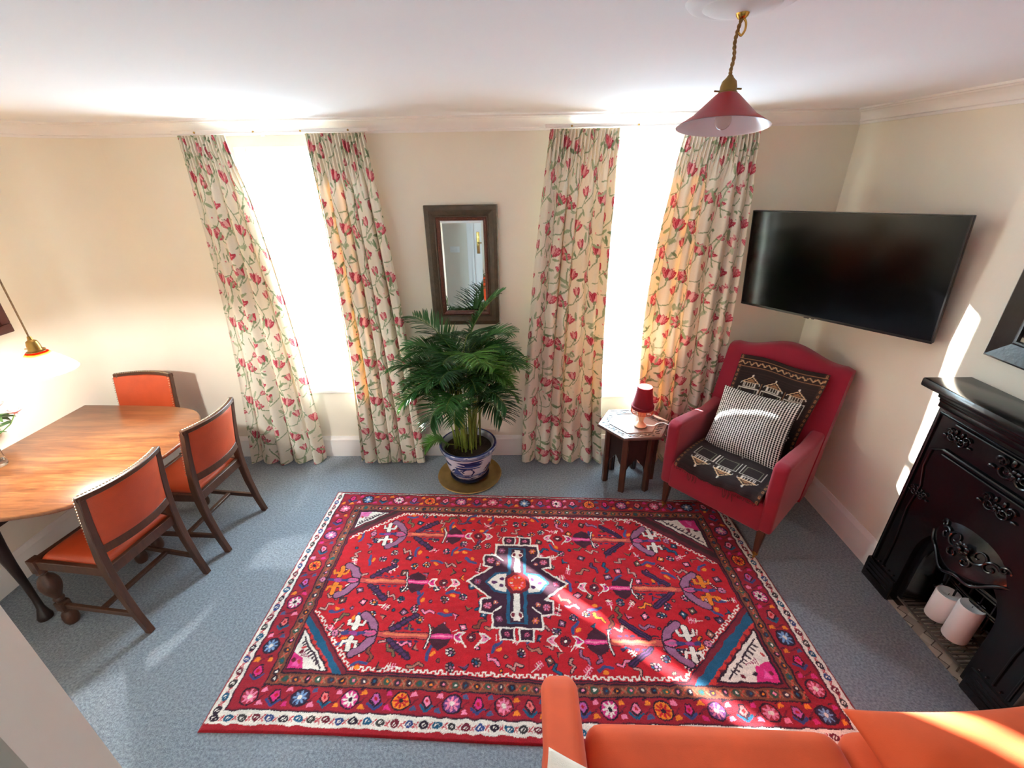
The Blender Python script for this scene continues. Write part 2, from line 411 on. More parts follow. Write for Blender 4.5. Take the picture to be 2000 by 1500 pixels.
# ------------------------------------------------------------------ the patterned rug
def make_rug():
    RED, DRK, MAR, CRM = (184, 16, 32), (44, 22, 40), (112, 22, 42), (232, 220, 208)
    PNK, MAG, ORG, MAU, TEA, BRN, OLV, BLU = (236, 128, 160), (214, 40, 120), (232, 128, 34), (150, 96, 128), (22, 84, 116), (124, 66, 48), (120, 96, 66), (50, 66, 120)
    P = Paint(-1.40, 1.40, -.785, .785, .0022, (160, 20, 34))
    rg = random.Random(11)
    # outer white guard stripe with small dark hooks
    def blossom(x, y, r, c1, c2, c3, n=8):
        P.ell(x, y, r, r, 0, DRK); P.ell(x, y, r * .84, r * .84, 0, c1)
        for k in range(n):
            a = 2 * PI * k / n
            P.ell(x + r * .48 * math.cos(a), y + r * .48 * math.sin(a), r * .30, r * .13, a, c2)
        P.ell(x, y, r * .24, r * .24, 0, c3)
    P.rect(-1.385, -.755, 1.385, .768, CRM)
    n = 46
    def guard(x, y, k, horiz):
        c = (DRK, TEA, (60, 50, 50), MAR, BLU)[k % 5]
        P.ell(x, y, .020, .015, 0 if horiz else PI / 2, c); P.ell(x, y, .010, .007, .5, CRM)
        P.line([(x - .004, y - .006), (x + .01, y + .008)], .005, c)
        dx, dy = (.03, 0) if horiz else (0, .03)
        P.line([(x + dx - .008, y + dy - .010), (x + dx + .008, y + dy + .010)], .006, (190, 60, 70))
        P.line([(x + dx + .006, y + dy - .012), (x + dx - .006, y + dy + .004)], .005, (206, 110, 110))
    for k in range(n):
        x = -1.355 + 2.71 * k / (n - 1); guard(x, -.728, k, True)
    for k in range(26):
        y = -.70 + 1.42 * k / 25; guard(-1.358, y, k, False); guard(1.358, y, k, False)
    P.line([(-1.385, .766), (1.385, .766)], .004, DRK)
    # main red border
    P.rect(-1.332, -.700, 1.332, .760, DRK); P.rect(-1.327, -.695, 1.327, .755, MAR)
    P.rect(-1.322, -.690, 1.322, .750, (154, 24, 42))
    rc = [((168, 40, 60), PNK, CRM), ((50, 40, 70), (120, 150, 190), CRM), ((206, 46, 120), CRM, DRK), (ORG, RED, DRK), ((110, 60, 120), PNK, CRM)]
    def border_item(x, y, k, horiz):
        if k % 2 == 0:
            q = rc[(k // 2) % 5]; blossom(x, y, .042, *q)
        else:
            c = (MAG, (226, 110, 110), (190, 90, 160), PNK)[(k // 2) % 4]
            P.poly([(x - .026, y - .004), (x - .012, y + .034), (x + .012, y + .034), (x + .026, y - .004), (x, y - .03)], DRK)
            P.poly([(x - .018, y), (x - .008, y + .026), (x + .008, y + .026), (x + .018, y), (x, y - .018)], c)
            P.ell(x, y + .006, .007, .009, 0, RED)
            P.line([(x - .028, y - .014), (x, y - .036), (x + .028, y - .014)], .011, BLU if k % 4 == 1 else TEA)
        for s in (-1, 1):
            c = (ORG, MAG, (70, 80, 120), PNK)[rg.randrange(4)]
            ox, oy = (.056, .03 * s) if horiz else (.03 * s, .056)
            P.poly([(x + ox - .014, y + oy - .010), (x + ox + .016, y + oy - .006), (x + ox + .006, y + oy + .014), (x + ox - .010, y + oy + .008)], c)
            P.line([(x + ox - .020, y + oy + .012), (x + ox - .002, y + oy + .020)], .006, DRK)
        if horiz: P.line([(x + .050, y - .012), (x + .058, y + .002), (x + .072, y + .012)], .006, MAR)
        else: P.line([(x - .02, y + .054), (x, y + .060), (x + .02, y + .070)], .006, MAR)
    for k in range(23):
        border_item(-1.25 + 2.5 * k / 22, -.640, k, True)
        x = -1.25 + 2.5 * k / 22; border_item(x, .700, k + 1, True)
    for k in range(10):
        y = -.53 + 1.13 * k / 9; border_item(-1.272, y, k + 1, False); border_item(1.272, y, k, False)
    # brown guard
    P.rect(-1.215, -.592, 1.215, .645, DRK); P.rect(-1.208, -.585, 1.208, .638, BRN)
    def g2(x, y, k, hz):
        P.ell(x, y, .015, .015, 0, (DRK, (52, 84, 70), (60, 40, 56))[k % 3]); P.ell(x + .002, y, .006, .006, 0, (CRM, TEA, ORG, PNK)[k % 4])
        dx, dy = (.026, 0) if hz else (0, .026)
        P.line([(x + dx - .008, y + dy - .012), (x + dx + .008, y + dy + .012)], .007, (196, 74, 56)); P.line([(x + dx + .008, y + dy - .012), (x + dx - .008, y + dy + .012)], .005, (150, 110, 84))
    for k in range(46):
        x = -1.18 + 2.36 * k / 45; g2(x, -.560, k, True); g2(x, .613, k, True)
    for k in range(22):
        y = -.53 + 1.11 * k / 21; g2(-1.186, y, k, False); g2(1.186, y, k, False)
    # field with corner pieces
    P.rect(-1.162, -.536, 1.162, .590, DRK); P.rect(-1.155, -.529, 1.155, .583, MAR)
    def crn(x, y): return (x, y)
    cut = {(-1, -1): (.30, .32), (1, -1): (.44, .42), (-1, 1): (.31, .24), (1, 1): (.42, .38)}
    X0, X1, Y0, Y1 = -1.155, 1.155, -.529, .583
    def octo(e):
        a = cut
        return [(X0 + a[(-1, -1)][0] + e * .4, Y0 + e), (X1 - a[(1, -1)][0] - e * .4, Y0 + e), (X1 - e, Y0 + a[(1, -1)][1] + e * .4), (X1 - e, Y1 - a[(1, 1)][1] - e * .4),
                (X1 - a[(1, 1)][0] - e * .4, Y1 - e), (X0 + a[(-1, 1)][0] + e * .4, Y1 - e), (X0 + e, Y1 - a[(-1, 1)][1] - e * .4), (X0 + e, Y0 + a[(-1, -1)][1] + e * .4)]
    for (sx, sy), (cw, ch) in cut.items():
        cx, cy = (X0 if sx < 0 else X1), (Y0 if sy < 0 else Y1)
        def Q(a, bb): return (cx - sx * a * cw, cy - sy * bb * ch)
        P.poly([Q(0, 0), Q(1.0, 0), Q(0, 1.0)], (120, 24, 40) if sy < 0 else (96, 26, 40))
        P.poly([Q(.94, 0), Q(.80, 0), Q(0, .80), Q(0, .94)], TEA if sy < 0 else (60, 34, 36))
        for k in range(9):                                   # teeth of the blue band
            t = k / 9.0
            P.poly([Q(.80 * (1 - t), .80 * t), Q(.80 * (1 - t - .11), .80 * (t + .11)), Q(.74 * (1 - t - .05) - .02, .74 * (t + .05) - .02)], (200, 50, 46) if sy < 0 else MAR)
        P.poly([Q(.02, .03), Q(.72, .03), Q(.02, .72)], DRK); P.poly([Q(.045, .05), Q(.67, .05), Q(.045, .67)], CRM)
        P.poly([Q(.045, .05), Q(.30, .05), Q(.22, .22), Q(.045, .30)], MAG if sx * sy > 0 or sy < 0 else (226, 120, 170))
        P.poly([Q(.10, .08), Q(.20, .08), Q(.14, .20)], (230, 90, 160))
        P.line([Q(.56, .08), Q(.08, .56)], .008, DRK)
        for k in range(9):
            t = .08 + .05 * k
            P.line([Q(.57 - t * .9, .1 + t * .82), Q(.53 - t * .9, .06 + t * .82)], .010, (70, 50, 60))
        for k in range(7):
            a, bb = .08 + .33 * rg.random(), .10 + .30 * rg.random()
            if a + bb < .55: P.ell(*Q(a, bb), .012, .008, rg.random() * 3, (MAR, DRK, (200, 60, 60))[k % 3])
        for k in range(6): P.line([Q(.18 + .025 * k, .25), Q(.19 + .025 * k, .33 - .02 * k)], .005, (150, 60, 90))
    P.poly(octo(.006), DRK); P.poly(octo(.012), RED)
    oc = octo(.020); oc.append(oc[0])                         # crenellated cream line
    for (xa, ya), (xb, yb) in zip(oc, oc[1:]):
        L = math.hypot(xb - xa, yb - ya); nn = max(2, int(L / .017)); nx, ny = -(yb - ya) / L, (xb - xa) / L
        if abs(ya - yb) < 1e-6 or abs(xb - xa) > 1e-6:
            pts = []
            for k in range(nn):
                t0, t1 = k / nn, (k + 1) / nn; o = .011 if k % 2 else 0
                pts += [(xa + (xb - xa) * t0 + nx * o, ya + (yb - ya) * t0 + ny * o), (xa + (xb - xa) * t1 + nx * o, ya + (yb - ya) * t1 + ny * o)]
            P.line(pts, .0062, CRM)
    # flowering rods: three rows on each side
    def shell(x, y, s, c=PNK):
        P.poly([(x - s * .030, y - .030), (x + s * .004, y - .026), (x + s * .030, y), (x + s * .004, y + .026), (x - s * .030, y + .030), (x - s * .012, y)], CRM)
        P.poly([(x - s * .016, y - .018), (x + s * .004, y - .016), (x + s * .020, y), (x + s * .004, y + .016), (x - s * .016, y + .018), (x - s * .006, y)], c)
        P.ell(x + s * .006, y + .007, .005, .004, 0, DRK); P.line([(x - s * .026, y - .03), (x - s * .042, y - .052)], .006, CRM)
    def rod(x0, y, s, L, ccol, hook):
        """s=+1: head on the positive x side; x0 = inner (medallion) end"""
        shell(x0 + s * .03, y, -s); blossom(x0 + s * .095, y, .026, MAR, DRK, CRM, 6); shell(x0 + s * .16, y, s, MAG)
        xd = x0 + s * .245
        P.poly([(xd - s * .055, y), (xd - s * .035, y + .045), (xd + s * .010, y + .078), (xd + s * .052, y + .042), (xd + s * .052, y - .042), (xd + s * .010, y - .078), (xd - s * .035, y - .045)], (66, 22, 40))
        P.line([(xd - s * .05, y), (xd + s * .06, y)], .026, MAG); P.line([(xd - s * .05, y), (xd + s * .06, y)], .010, PNK)
        xk = xd + s * .062
        for w, c in ((.016, DRK), (.006, CRM)):
            P.line([(xk + s * .014, y - .064), (xk, y - .03), (xk, y + .03), (xk + s * .014, y + .064)], w, c)
        P.line([(xk + s * .02, y), (xk + s * L, y)], .040, DRK); P.line([(xk + s * .02, y), (xk + s * L, y)], .031, (196, 74, 70)); P.line([(xk + s * .02, y + .003), (xk + s * (L - .06), y + .003)], .013, (222, 120, 84))
        for k in range(4):                                     # feather leaves
            for sy in (-1, 1):
                bx = xk + s * (.04 + .035 * k)
                P.ell(bx + s * .02, y + sy * .035, .012, .007, 0, (60, 40, 80))
        for sy in (-1, 1):
            ba = (xk + s * (L - .09), y + sy * .03); tp = (xk + s * (L - .20), y + sy * .115)
            P.line([ba, tp], .034, DRK); P.line([ba, tp], .020, (76, 38, 84))
            for k in range(5):
                t = .15 + .2 * k; mx, my = ba[0] + (tp[0] - ba[0]) * t, ba[1] + (tp[1] - ba[1]) * t
                P.line([(mx - .016, my + sy * .012), (mx + .016, my - sy * .012)], .007, (40, 26, 56))
        xa = xk + s * L                                        # the mauve crescent
        for w, c in ((.052, DRK), (.038, MAU)):
            P.line([(xa + s * .075, y + .105), (xa + s * .030, y + .075), (xa, y + .03), (xa, y - .03), (xa + s * .030, y - .075), (xa + s * .075, y - .105)], w, c)
        P.ell(xa + s * .02, y, .042, .026, 0, DRK); P.ell(xa + s * .02, y, .035, .019, 0, (206, 80, 130)); P.ell(xa + s * .02, y, .022, .009, 0, MAU)
        xh = xa + s * hook
        P.line([(xa + s * .05, y), (xh + s * .05, y)], .018, (56, 60, 110))
        for w, c in ((.036, DRK), (.026, ccol)):
            for sy in (-1, 1):
                P.line([(xh, y + sy * .028), (xh, y + sy * .088)], w, c)
                P.line([(xh - .036, y + sy * .046), (xh + .036, y + sy * .046)], w * .55, c)
                P.line([(xh - .036, y + sy * .046), (xh - .040, y + sy * .070)], w * .5, c); P.line([(xh + .036, y + sy * .046), (xh + .040, y + sy * .070)], w * .5, c)
        P.ell(xh, y, .020, .012, 0, (150, 60, 130)); blossom(xh + s * .09, y, .022, MAU, PNK, DRK, 6)
    # small scattered motifs, kept off the rods afterwards
    def scatter(n, seed):
        r2 = random.Random(seed); placed = []
        for _ in range(n * 12):
            if len(placed) >= n: break
            x, y = r2.uniform(-1.1, 1.1), r2.uniform(-.49, .54)
            ok = all(math.hypot(x - a, y - bb) > .056 for a, bb in placed)
            dxl = min(x - X0, X1 - x)
            for (sx, sy), (cw, ch) in cut.items():
                cx, cy = (X0 if sx < 0 else X1), (Y0 if sy < 0 else Y1)
                if abs(x - cx) / (cw + .06) + abs(y - cy) / (ch + .06) < 1: ok = False
            if not ok: continue
            placed.append((x, y)); k = r2.randrange(9); a = r2.random() * 6.28; c = math.cos(a); s_ = math.sin(a)
            def R(u, v): return (x + u * c - v * s_, y + u * s_ + v * c)
            col = r2.choice([OLV, MAU, ORG, BRN, (170, 110, 90), PNK, (90, 60, 100), TEA])
            if k == 0:
                for w, cc in ((.020, DRK), (.011, col)): P.line([R(-.028, -.018), R(-.004, -.02), R(.006, .012), R(.030, .018)], w, cc)
            elif k in (1, 2):
                P.ell(x, y, .026, .022, a, DRK)
                for q in range(7): P.ell(x + .018 * math.cos(q * .9), y + .016 * math.sin(q * .9), .005, .004, 0, r2.choice([CRM, TEA, PNK, (170, 130, 120)]))
                P.ell(x, y, .007, .007, 0, col)
            elif k == 3:
                P.line([R(-.04, 0), R(.028, 0)], .006, CRM)
                for q in range(4): P.line([R(-.01 + .012 * q, -.014), R(-.004 + .012 * q, .014)], .0055, r2.choice([CRM, PNK, DRK]))
            elif k == 4:
                P.poly([R(-.03, -.01), R(0, .026), R(.03, -.01), R(.0, .002)], DRK); P.poly([R(-.02, -.006), R(0, .016), R(.02, -.006), R(.0, .002)], col)
            elif k == 5:
                P.poly([R(-.020, -.020), R(.020, -.020), R(.020, .020), R(-.020, .020)], DRK); P.poly([R(-.012, -.012), R(.012, -.012), R(.012, .012), R(-.012, .012)], col); P.ell(x, y, .005, .005, 0, CRM)
            elif k == 6:
                P.line([R(-.035, -.01), R(-.01, .012), R(.03, .014)], .016, (60, 70, 120)); P.ell(*R(.0, -.014), .016, .010, a, ORG)
            elif k == 7:
                for w, cc in ((.018, DRK), (.009, (196, 140, 130))): P.line([R(-.03, .016), R(-.014, -.012), R(.010, .008), R(.028, -.016)], w, cc)
            else:
                P.ell(x, y, .012, .012, 0, DRK); P.ell(x, y, .006, .006, 0, col)
    scatter(560, 5)
    for yy, xo, ccl, L in ((-.325, .07, CRM, .29), (.0, .26, (226, 124, 30), .30), (.37, .09, CRM, .28)):
        for s in (-1, 1):
            xi = -.05 + s * (xo + .07)
            # clear red behind each rod
            P.line([(xi, yy), (xi + s * .70, yy)], .055, RED)
            rod(xi, yy, s, L, ccl, .105)
    # central stepped medallion
    cxm = -.055
    def Mx(u, v): return (cxm + u, .02 + v)
    half = [(0, .335), (.020, .350), (.020, .350), (.085, .350), (.085, .285), (.130, .285), (.130, .195), (.200, .195), (.200, .115), (.150, .105), (.285, .0)]
    lo = [(.150, -.105), (.195, -.115), (.195, -.195), (.130, -.205), (.130, -.285), (.085, -.285), (.085, -.350), (.020, -.350), (0, -.300)]
    right = half[1:] + lo[:-1]
    outline = [Mx(*p) for p in right] + [Mx(-p[0], p[1]) for p in reversed(right)]
    P.poly(outline, (58, 20, 44)); P.line(outline + [outline[0]], .010, CRM)
    for sy in (-1, 1):
        P.rect(*Mx(-.007, .285 * sy - .0), *Mx(.007, .35 * sy), RED)
        P.line([Mx(-.130, .283 * sy), Mx(.130, .283 * sy)], .009, CRM)
        for sx in (-1, 1):
            P.line([Mx(sx * .014, .285 * sy), Mx(sx * .014, .348 * sy)], .008, CRM)
            blossom(*Mx(sx * .050, .317 * sy), .018, (150, 40, 80), PNK, DRK, 5)
            blossom(*Mx(sx * .095, .235 * sy), .024, (110, 30, 60), ORG if sx > 0 else MAU, PNK, 6)
            blossom(*Mx(sx * .160, .155 * sy), .026, (140, 40, 60), PNK, MAU, 6)
            blossom(*Mx(sx * .115, .135 * sy), .020, (100, 40, 90), ORG, CRM, 6)
            P.line([Mx(sx * .130, .195 * sy), Mx(sx * .085, .160 * sy)], .008, CRM)
    P.rect(*Mx(-.055, -.26), *Mx(.055, .26), TEA); P.rect(*Mx(-.036, -.25), *Mx(.036, .25), (60, 24, 48)); P.rect(*Mx(-.016, -.24), *Mx(.016, .24), CRM)
    for sy in (-1, 1):
        for sx in (-1, 1):
            P.ell(*Mx(sx * .018, sy * .205), .014, .02, 0, CRM); P.ell(*Mx(sx * .018, sy * .205), .009, .014, 0, MAR)
    for sx in (-1, 1):
        P.poly([Mx(sx * .05, .075), Mx(sx * .13, .065), Mx(sx * .185, 0), Mx(sx * .13, -.065), Mx(sx * .05, -.075)], TEA)
        P.poly([Mx(sx * .06, .062), Mx(sx * .12, .052), Mx(sx * .168, 0), Mx(sx * .12, -.052), Mx(sx * .06, -.062)], CRM)
        for (a, bb) in ((.09, .025), (.09, -.025), (.13, .0)): P.ell(*Mx(sx * a, bb), .014, .012, 0, (90, 40, 90))
        blossom(*Mx(sx * .225, 0), .024, (120, 34, 70), MAU, RED, 6)
    P.poly([Mx(.075 * math.cos(a), .080 * math.sin(a)) for a in [k * PI / 4 + PI / 8 for k in range(8)]], MAR)
    P.poly([Mx(.055 * math.cos(a), .060 * math.sin(a)) for a in [k * PI / 4 + PI / 8 for k in range(8)]], (226, 60, 40))
    for k in range(10): P.ell(*Mx(.034 * math.cos(k * .63), .038 * math.sin(k * .63)), .008, .006, k * .63, (PNK, ORG, CRM)[k % 3])
    # weave on a mesh: jittered lookup gives the hand-knotted edges
    nx, ny = 920, 520
    u = np.linspace(-1.395, 1.395, nx); v = np.linspace(-.782, .782, ny); U, V = np.meshgrid(u, v)
    rs = np.random.RandomState(3)
    wU = smooth_noise(U + 5, V + 5, .03, 1) * .010 + (rs.rand(ny, nx) - .5) * .003; wV = smooth_noise(U + 9, V + 7, .03, 2) * .010 + (rs.rand(ny, nx) - .5) * .003
    col = P.sample(U + wU, V + wV).copy()
    col *= (1 - .10 + .34 * (rs.rand(ny, nx, 1) - .5)) * (1 + .25 * smooth_noise(U * .4 + 3, V + 3, .02, 5)[..., None])
    a = (u + 1.395) / 2.79; bq = (v + .782) / 1.564; A, B = np.meshgrid(a, bq)
    NL, NR, FL, FR = (-1.385, 1.045), (1.455, .975), (-1.355, 2.612), (1.405, 2.495)
    wob = .006 * np.sin(A * 9) * (1 - B)
    X = (1 - A) * (1 - B) * NL[0] + A * (1 - B) * NR[0] + (1 - A) * B * FL[0] + A * B * FR[0]
    Y = (1 - A) * (1 - B) * NL[1] + A * (1 - B) * NR[1] + (1 - A) * B * FL[1] + A * B * FR[1] + wob
    edge = np.minimum.reduce([A, 1 - A, B, 1 - B]); Z = .002 + .008 * np.clip(edge / .004, 0, 1) + smooth_noise(U, V, .02, 8) * .0016 + smooth_noise(U, V, .3, 9) * .003
    m = mat('knotted_wool_pile', (180, 30, 40), 0.95, attr='pattern', bump=0.35, bscale=330, sheen=0.15, spec=.2)
    o = grid_obj('rug', X, Y, Z, m, colors=col)
    tag(o, 'large red Persian-style wool rug with a stepped central medallion, spread on the grey carpet', 'rug')
make_rug()

# ------------------------------------------------------------------ curtains
def curtain_paint():
    P = Paint(0, 1.36, 0, 2.40, .0025, (233, 227, 210))
    rg = random.Random(4)
    RD, PK, LP, GR, GD, DR = (194, 74, 90), (216, 120, 130), (230, 172, 170), (160, 174, 138), (128, 148, 112), (166, 44, 64)
    def leaf(x, y, a, L, c): P.ell(x + L / 2 * math.cos(a), y + L / 2 * math.sin(a), L / 2, L * .15, a, c)
    def stem(pts, w=.0075): P.line(pts, w, GR); P.line([(p[0] + .001, p[1]) for p in pts], w * .4, GD)
    def tulip(x, y, a, s=1.0, op=False):
        s *= 1.12
        for k, da in enumerate((-.75, .75, -.38, .38, 0) if op else (-.42, .42, 0)):
            L = (.062 if k < 2 and op else .056) * s
            c = (RD, PK, PK, RD, LP)[k] if op else (RD, PK, LP)[k]
            q = a + da
            P.ell(x + L * .5 * math.cos(q), y + L * .5 * math.sin(q), L * .52, L * .20, q, DR); P.ell(x + L * .5 * math.cos(q), y + L * .5 * math.sin(q), L * .48, L * .165, q, c)
            P.line([(x + L * .15 * math.cos(q), y + L * .15 * math.sin(q)), (x + L * .8 * math.cos(q), y + L * .8 * math.sin(q))], .003 * s, DR if k % 2 else LP)
        P.ell(x, y, .010 * s, .008 * s, a, GD)
    W, Hh = .29, .31
    for i in range(-1, 6):
        for j in range(-1, 9):
            x0, y0 = i * W + .04, j * Hh + (Hh / 2 if i % 2 else 0)
            pts = [(x0 + .05 * math.sin(t * 6.28 / Hh * .5 + i) , y0 + t) for t in np.linspace(0, Hh * 1.02, 14)]
            stem(pts)
            tulip(x0 + .05, y0 + .24, 1.25, 1.15, True); stem([(x0 + .01, y0 + .16), (x0 + .045, y0 + .20), (x0 + .05, y0 + .24)])
            tulip(x0 + .13, y0 + .13, 1.9, 1.0, False); stem([(x0 + .03, y0 + .06), (x0 + .10, y0 + .07), (x0 + .13, y0 + .13)])
            tulip(x0 + .20, y0 + .22, 1.0, .95, True); stem([(x0 + .12, y0 + .09), (x0 + .19, y0 + .15), (x0 + .20, y0 + .22)])
            tulip(x0 - .06, y0 + .10, 2.4, .72, False); stem([(x0, y0 + .03), (x0 - .05, y0 + .05), (x0 - .06, y0 + .10)])
            tulip(x0 + .25, y0 + .02, .6, .65, False); stem([(x0 + .16, y0 - .02), (x0 + .22, y0 - .01), (x0 + .25, y0 + .02)])
            for k in range(12):
                a = rg.random() * 6.28; leaf(x0 + rg.uniform(-.04, .24), y0 + rg.uniform(0, .33), a, rg.uniform(.035, .075), rg.choice([GR, GR, GD, (178, 188, 156)]))
            for k in range(6): P.ell(x0 + rg.uniform(-.05, .27), y0 + rg.uniform(0, .34), .006, .005, 0, rg.choice([LP, PK, (200, 206, 186)]))
    return P
CP = curtain_paint()
m_curt = mat('printed_curtain_linen', (230, 222, 204), 0.9, attr='pattern', bump=0.12, bscale=500, trans=0.12, spec=.15)

def curtain(label, ext, folds, seed, u0, y0=2.99, depth=.034):
    """ext: (xl, xr) at top, middle and bottom"""
    NX, NZ = 300, 560
    rs = random.Random(seed); ph = [rs.random() * 6.28 for _ in range(8)]
    s = np.linspace(0, 1, NX); t = np.concatenate([np.linspace(0, .04, 26)[:-1], np.linspace(.04, 1, NZ - 25)]); S, T_ = np.meshgrid(s, t)
    (a0, b0), (a1, b1), (a2, b2) = ext
    def quad(p, q, r, tt): return p * (1 - tt) * (1 - 2 * tt) + 4 * q * tt * (1 - tt) + r * tt * (2 * tt - 1)
    xl = quad(a0, a1, a2, T_); xr = quad(b0, b1, b2, T_)
    # folds: uneven spacing, merging from tight header pleats to deep folds
    Sd = S + .022 * np.sin(2 * PI * S * 2 + ph[0]) + .012 * np.sin(2 * PI * (S * 5 + T_ * .6) + ph[1])
    phase = 2 * PI * folds * Sd + ph[2] + .5 * np.sin(T_ * 3 + ph[3])
    grow = np.clip((T_ - .035) / .12, 0, 1); grow = grow * grow * (3 - 2 * grow)
    amp = depth * (.62 + .55 * T_) * grow * (1 + .28 * np.sin(2 * PI * S * 1.7 + ph[4]))
    w = np.sin(phase)
    Y = y0 + amp * (w * .8 + .25 * np.sin(2 * phase + ph[5])) 
    head = (1 - grow) * .011
    Y += head * np.sin(2 * PI * folds * 3.5 * S) - .004 * np.exp(-((T_ - .032) / .006) ** 2)
    X = xl + (xr - xl) * S + .42 * amp * np.cos(phase) * np.clip(np.minimum(S, 1 - S) * 12, 0, 1) * grow
    Z = 2.351 - T_ * (2.351 - .012) + .006 * np.sin(phase) * (T_ > .98) 
    Z = np.maximum(Z, .008)
    U = (u0 + S * .98) % 1.30 + .02; V = 2.36 - T_ * 2.34
    col = CP.sample(U, V) * (1 + .05 * (np.random.RandomState(seed).rand(*S.shape)[..., None] - .5))
    o = grid_obj('curtain', X, Y, Z, m_curt, colors=col)
    solid(o, .002)
    return tag(o, label, 'curtain', 'floral curtains')
curtain('floral tulip-print curtain nearest the dining table, drawn left of the first window', ((-2.02, -1.735), (-2.06, -1.62), (-2.19, -1.60)), 4.5, 1, .0)
curtain('floral tulip-print curtain hanging just left of the dark-framed mirror and palm', ((-1.257, -.903), (-1.245, -.815), (-1.295, -.775)), 5, 2, .31)
curtain('floral tulip-print curtain between the potted palm and the hexagonal side table', ((.19, .605), (.07, .59), (.01, .66)), 5.5, 3, .12)
curtain('floral tulip-print curtain glowing with sunlight behind the red armchair', ((.984, 1.41), (.852, 1.47), (.93, 1.49)), 6, 4, .45)
for nm, xa, xb, lb in (('a', -2.05, -.88, 'white curtain rail above the window by the dining table'), ('b', .16, 1.45, 'white curtain rail above the window by the armchair')):
    b = MB(); b.box((xa, 2.985, 2.356), (xb, 3.005, 2.376), .004)
    o = tag(b.build('curtain_rail', m_trim), lb, 'curtain rail', 'curtain rails')
    for f in (.12, .42, .66, .9):
        x = xa + (xb - xa) * f
        MB().box((x - .012, 2.995, 2.362), (x + .012, 3.10, 2.374)).box((x - .012, 3.088, 2.345), (x + .012, 3.10, 2.38)).build('bracket', m_trim, o)
        MB().sph((x, 2.983, 2.364), .006, u=10, v=6).build('screw', m_brass, o)

# ------------------------------------------------------------------ dining table
gdir = math.atan2(.86, .5)
m_table = bpy.data.materials.new('polished_mahogany'); m_table.use_nodes = True
nt = m_table.node_tree; N = nt.nodes; L = nt.links; bs = N['Principled BSDF']
tc = N.new('ShaderNodeTexCoord'); mp = N.new('ShaderNodeMapping'); mp.inputs['Rotation'].default_value = (0, 0, -gdir); mp.inputs['Scale'].default_value = (1.0, 11, 1)
L.new(tc.outputs['Object'], mp.inputs['Vector'])
nz = N.new('ShaderNodeTexNoise'); nz.inputs['Scale'].default_value = 3.2; nz.inputs['Detail'].default_value = 8; nz.inputs['Roughness'].default_value = .65; nz.inputs['Distortion'].default_value = .6
L.new(mp.outputs['Vector'], nz.inputs['Vector'])
cr = N.new('ShaderNodeValToRGB'); e = cr.color_ramp.elements
e[0].position = .30; e[0].color = (*lin((92, 50, 28)), 1); e[1].position = .72; e[1].color = (*lin((156, 104, 62)), 1)
q = cr.color_ramp.elements.new(.5); q.color = (*lin((126, 76, 44)), 1)
L.new(nz.outputs['Fac'], cr.inputs['Fac']); L.new(cr.outputs[0], bs.inputs['Base Color'])
bs.inputs['Roughness'].default_value = .30; bs.inputs['Coat Weight'].default_value = .2; bs.inputs['Coat Roughness'].default_value = .12
def catmull(pts, n=8, closed=True):
    out = []; m_ = len(pts)
    for i in range(m_ if closed else m_ - 1):
        g = lambda k: Vector(pts[k % m_]) if closed else Vector(pts[max(0, min(m_ - 1, k))])
        p0, p1, p2, p3 = g(i - 1), g(i), g(i + 1), g(i + 2)
        for k in range(n):
            t = k / n
            out.append(tuple(.5 * ((2 * p1) + (-p0 + p2) * t + (2 * p0 - 5 * p1 + 4 * p2 - p3) * t * t + (-p0 + 3 * p1 - 3 * p2 + p3) * t ** 3)))
    if not closed: out.append(tuple(pts[-1]))
    return out
tbl = empty('dining_table', (-2.5, 2.05, 0), 0, 'polished mahogany dining table with rounded end, standing against the left wall', 'table')
edge = [(-2.945, 2.62)] + [p[:2] for p in catmull([(-2.60, 2.61, 0), (-2.30, 2.585, 0), (-2.11, 2.515, 0), (-1.995, 2.34, 0), (-1.965, 2.13, 0), (-1.985, 1.92, 0), (-2.04, 1.72, 0), (-2.16, 1.59, 0), (-2.37, 1.525, 0), (-2.60, 1.50, 0)], 6, False)] + [(-2.945, 1.49)]
loc = [(x + 2.5, y - 2.05) for x, y in edge]
b = MB(); sc = lambda f: [(x * f if x > -.4 else x, y * f) for x, y in loc]
levels = [(.985, .724), (1.0, .728), (1.004, .735), (1.0, .743), (.990, .748)]
rings = [[b.bm.verts.new((x, y, z)) for x, y in sc(f)] for f, z in levels]; n = len(loc)
for r0, r1 in zip(rings, rings[1:]):
    for k in range(n): b.bm.faces.new((r0[k], r0[(k + 1) % n], r1[(k + 1) % n], r1[k]))
b.bm.faces.new(rings[0][::-1]); b.bm.faces.new(rings[-1])
b.build('tabletop', m_table, tbl, angle=50)
b = MB()
for lo, hi in (((-.40, -.47, .60), (-.05, -.445, .722)), ((-.40, .445, .60), (-.05, .47, .722)), ((-.075, -.47, .60), (-.05, .47, .722)), ((-.40, -.47, .60), (-.375, .47, .722))): b.box(lo, hi, .003)
b.build('apron', m_blackwood, tbl)
def cab_leg(x, y, sx, sy):
    b = MB(); pts = []; rr = []
    for z, o, r in ((.72, 0, .036), (.64, .004, .037), (.58, .014, .036), (.50, .016, .030), (.38, .004, .022), (.24, -.010, .017), (.13, -.010, .015), (.07, -.002, .017), (.04, .010, .026), (.018, .016, .034), (.003, .016, .032)):
        pts.append((x + sx * o, y + sy * o, z)); rr.append(r)
    b.tube(pts, rr, 14); b.build('leg', m_blackwood, tbl)
for x, y, sx, sy in ((-.075, -.455, 1, -1), (-.075, .445, 1, 1), (-.385, -.455, -1, -1), (-.385, .445, -1, 1)): cab_leg(x, y, sx * .7, sy * .7)

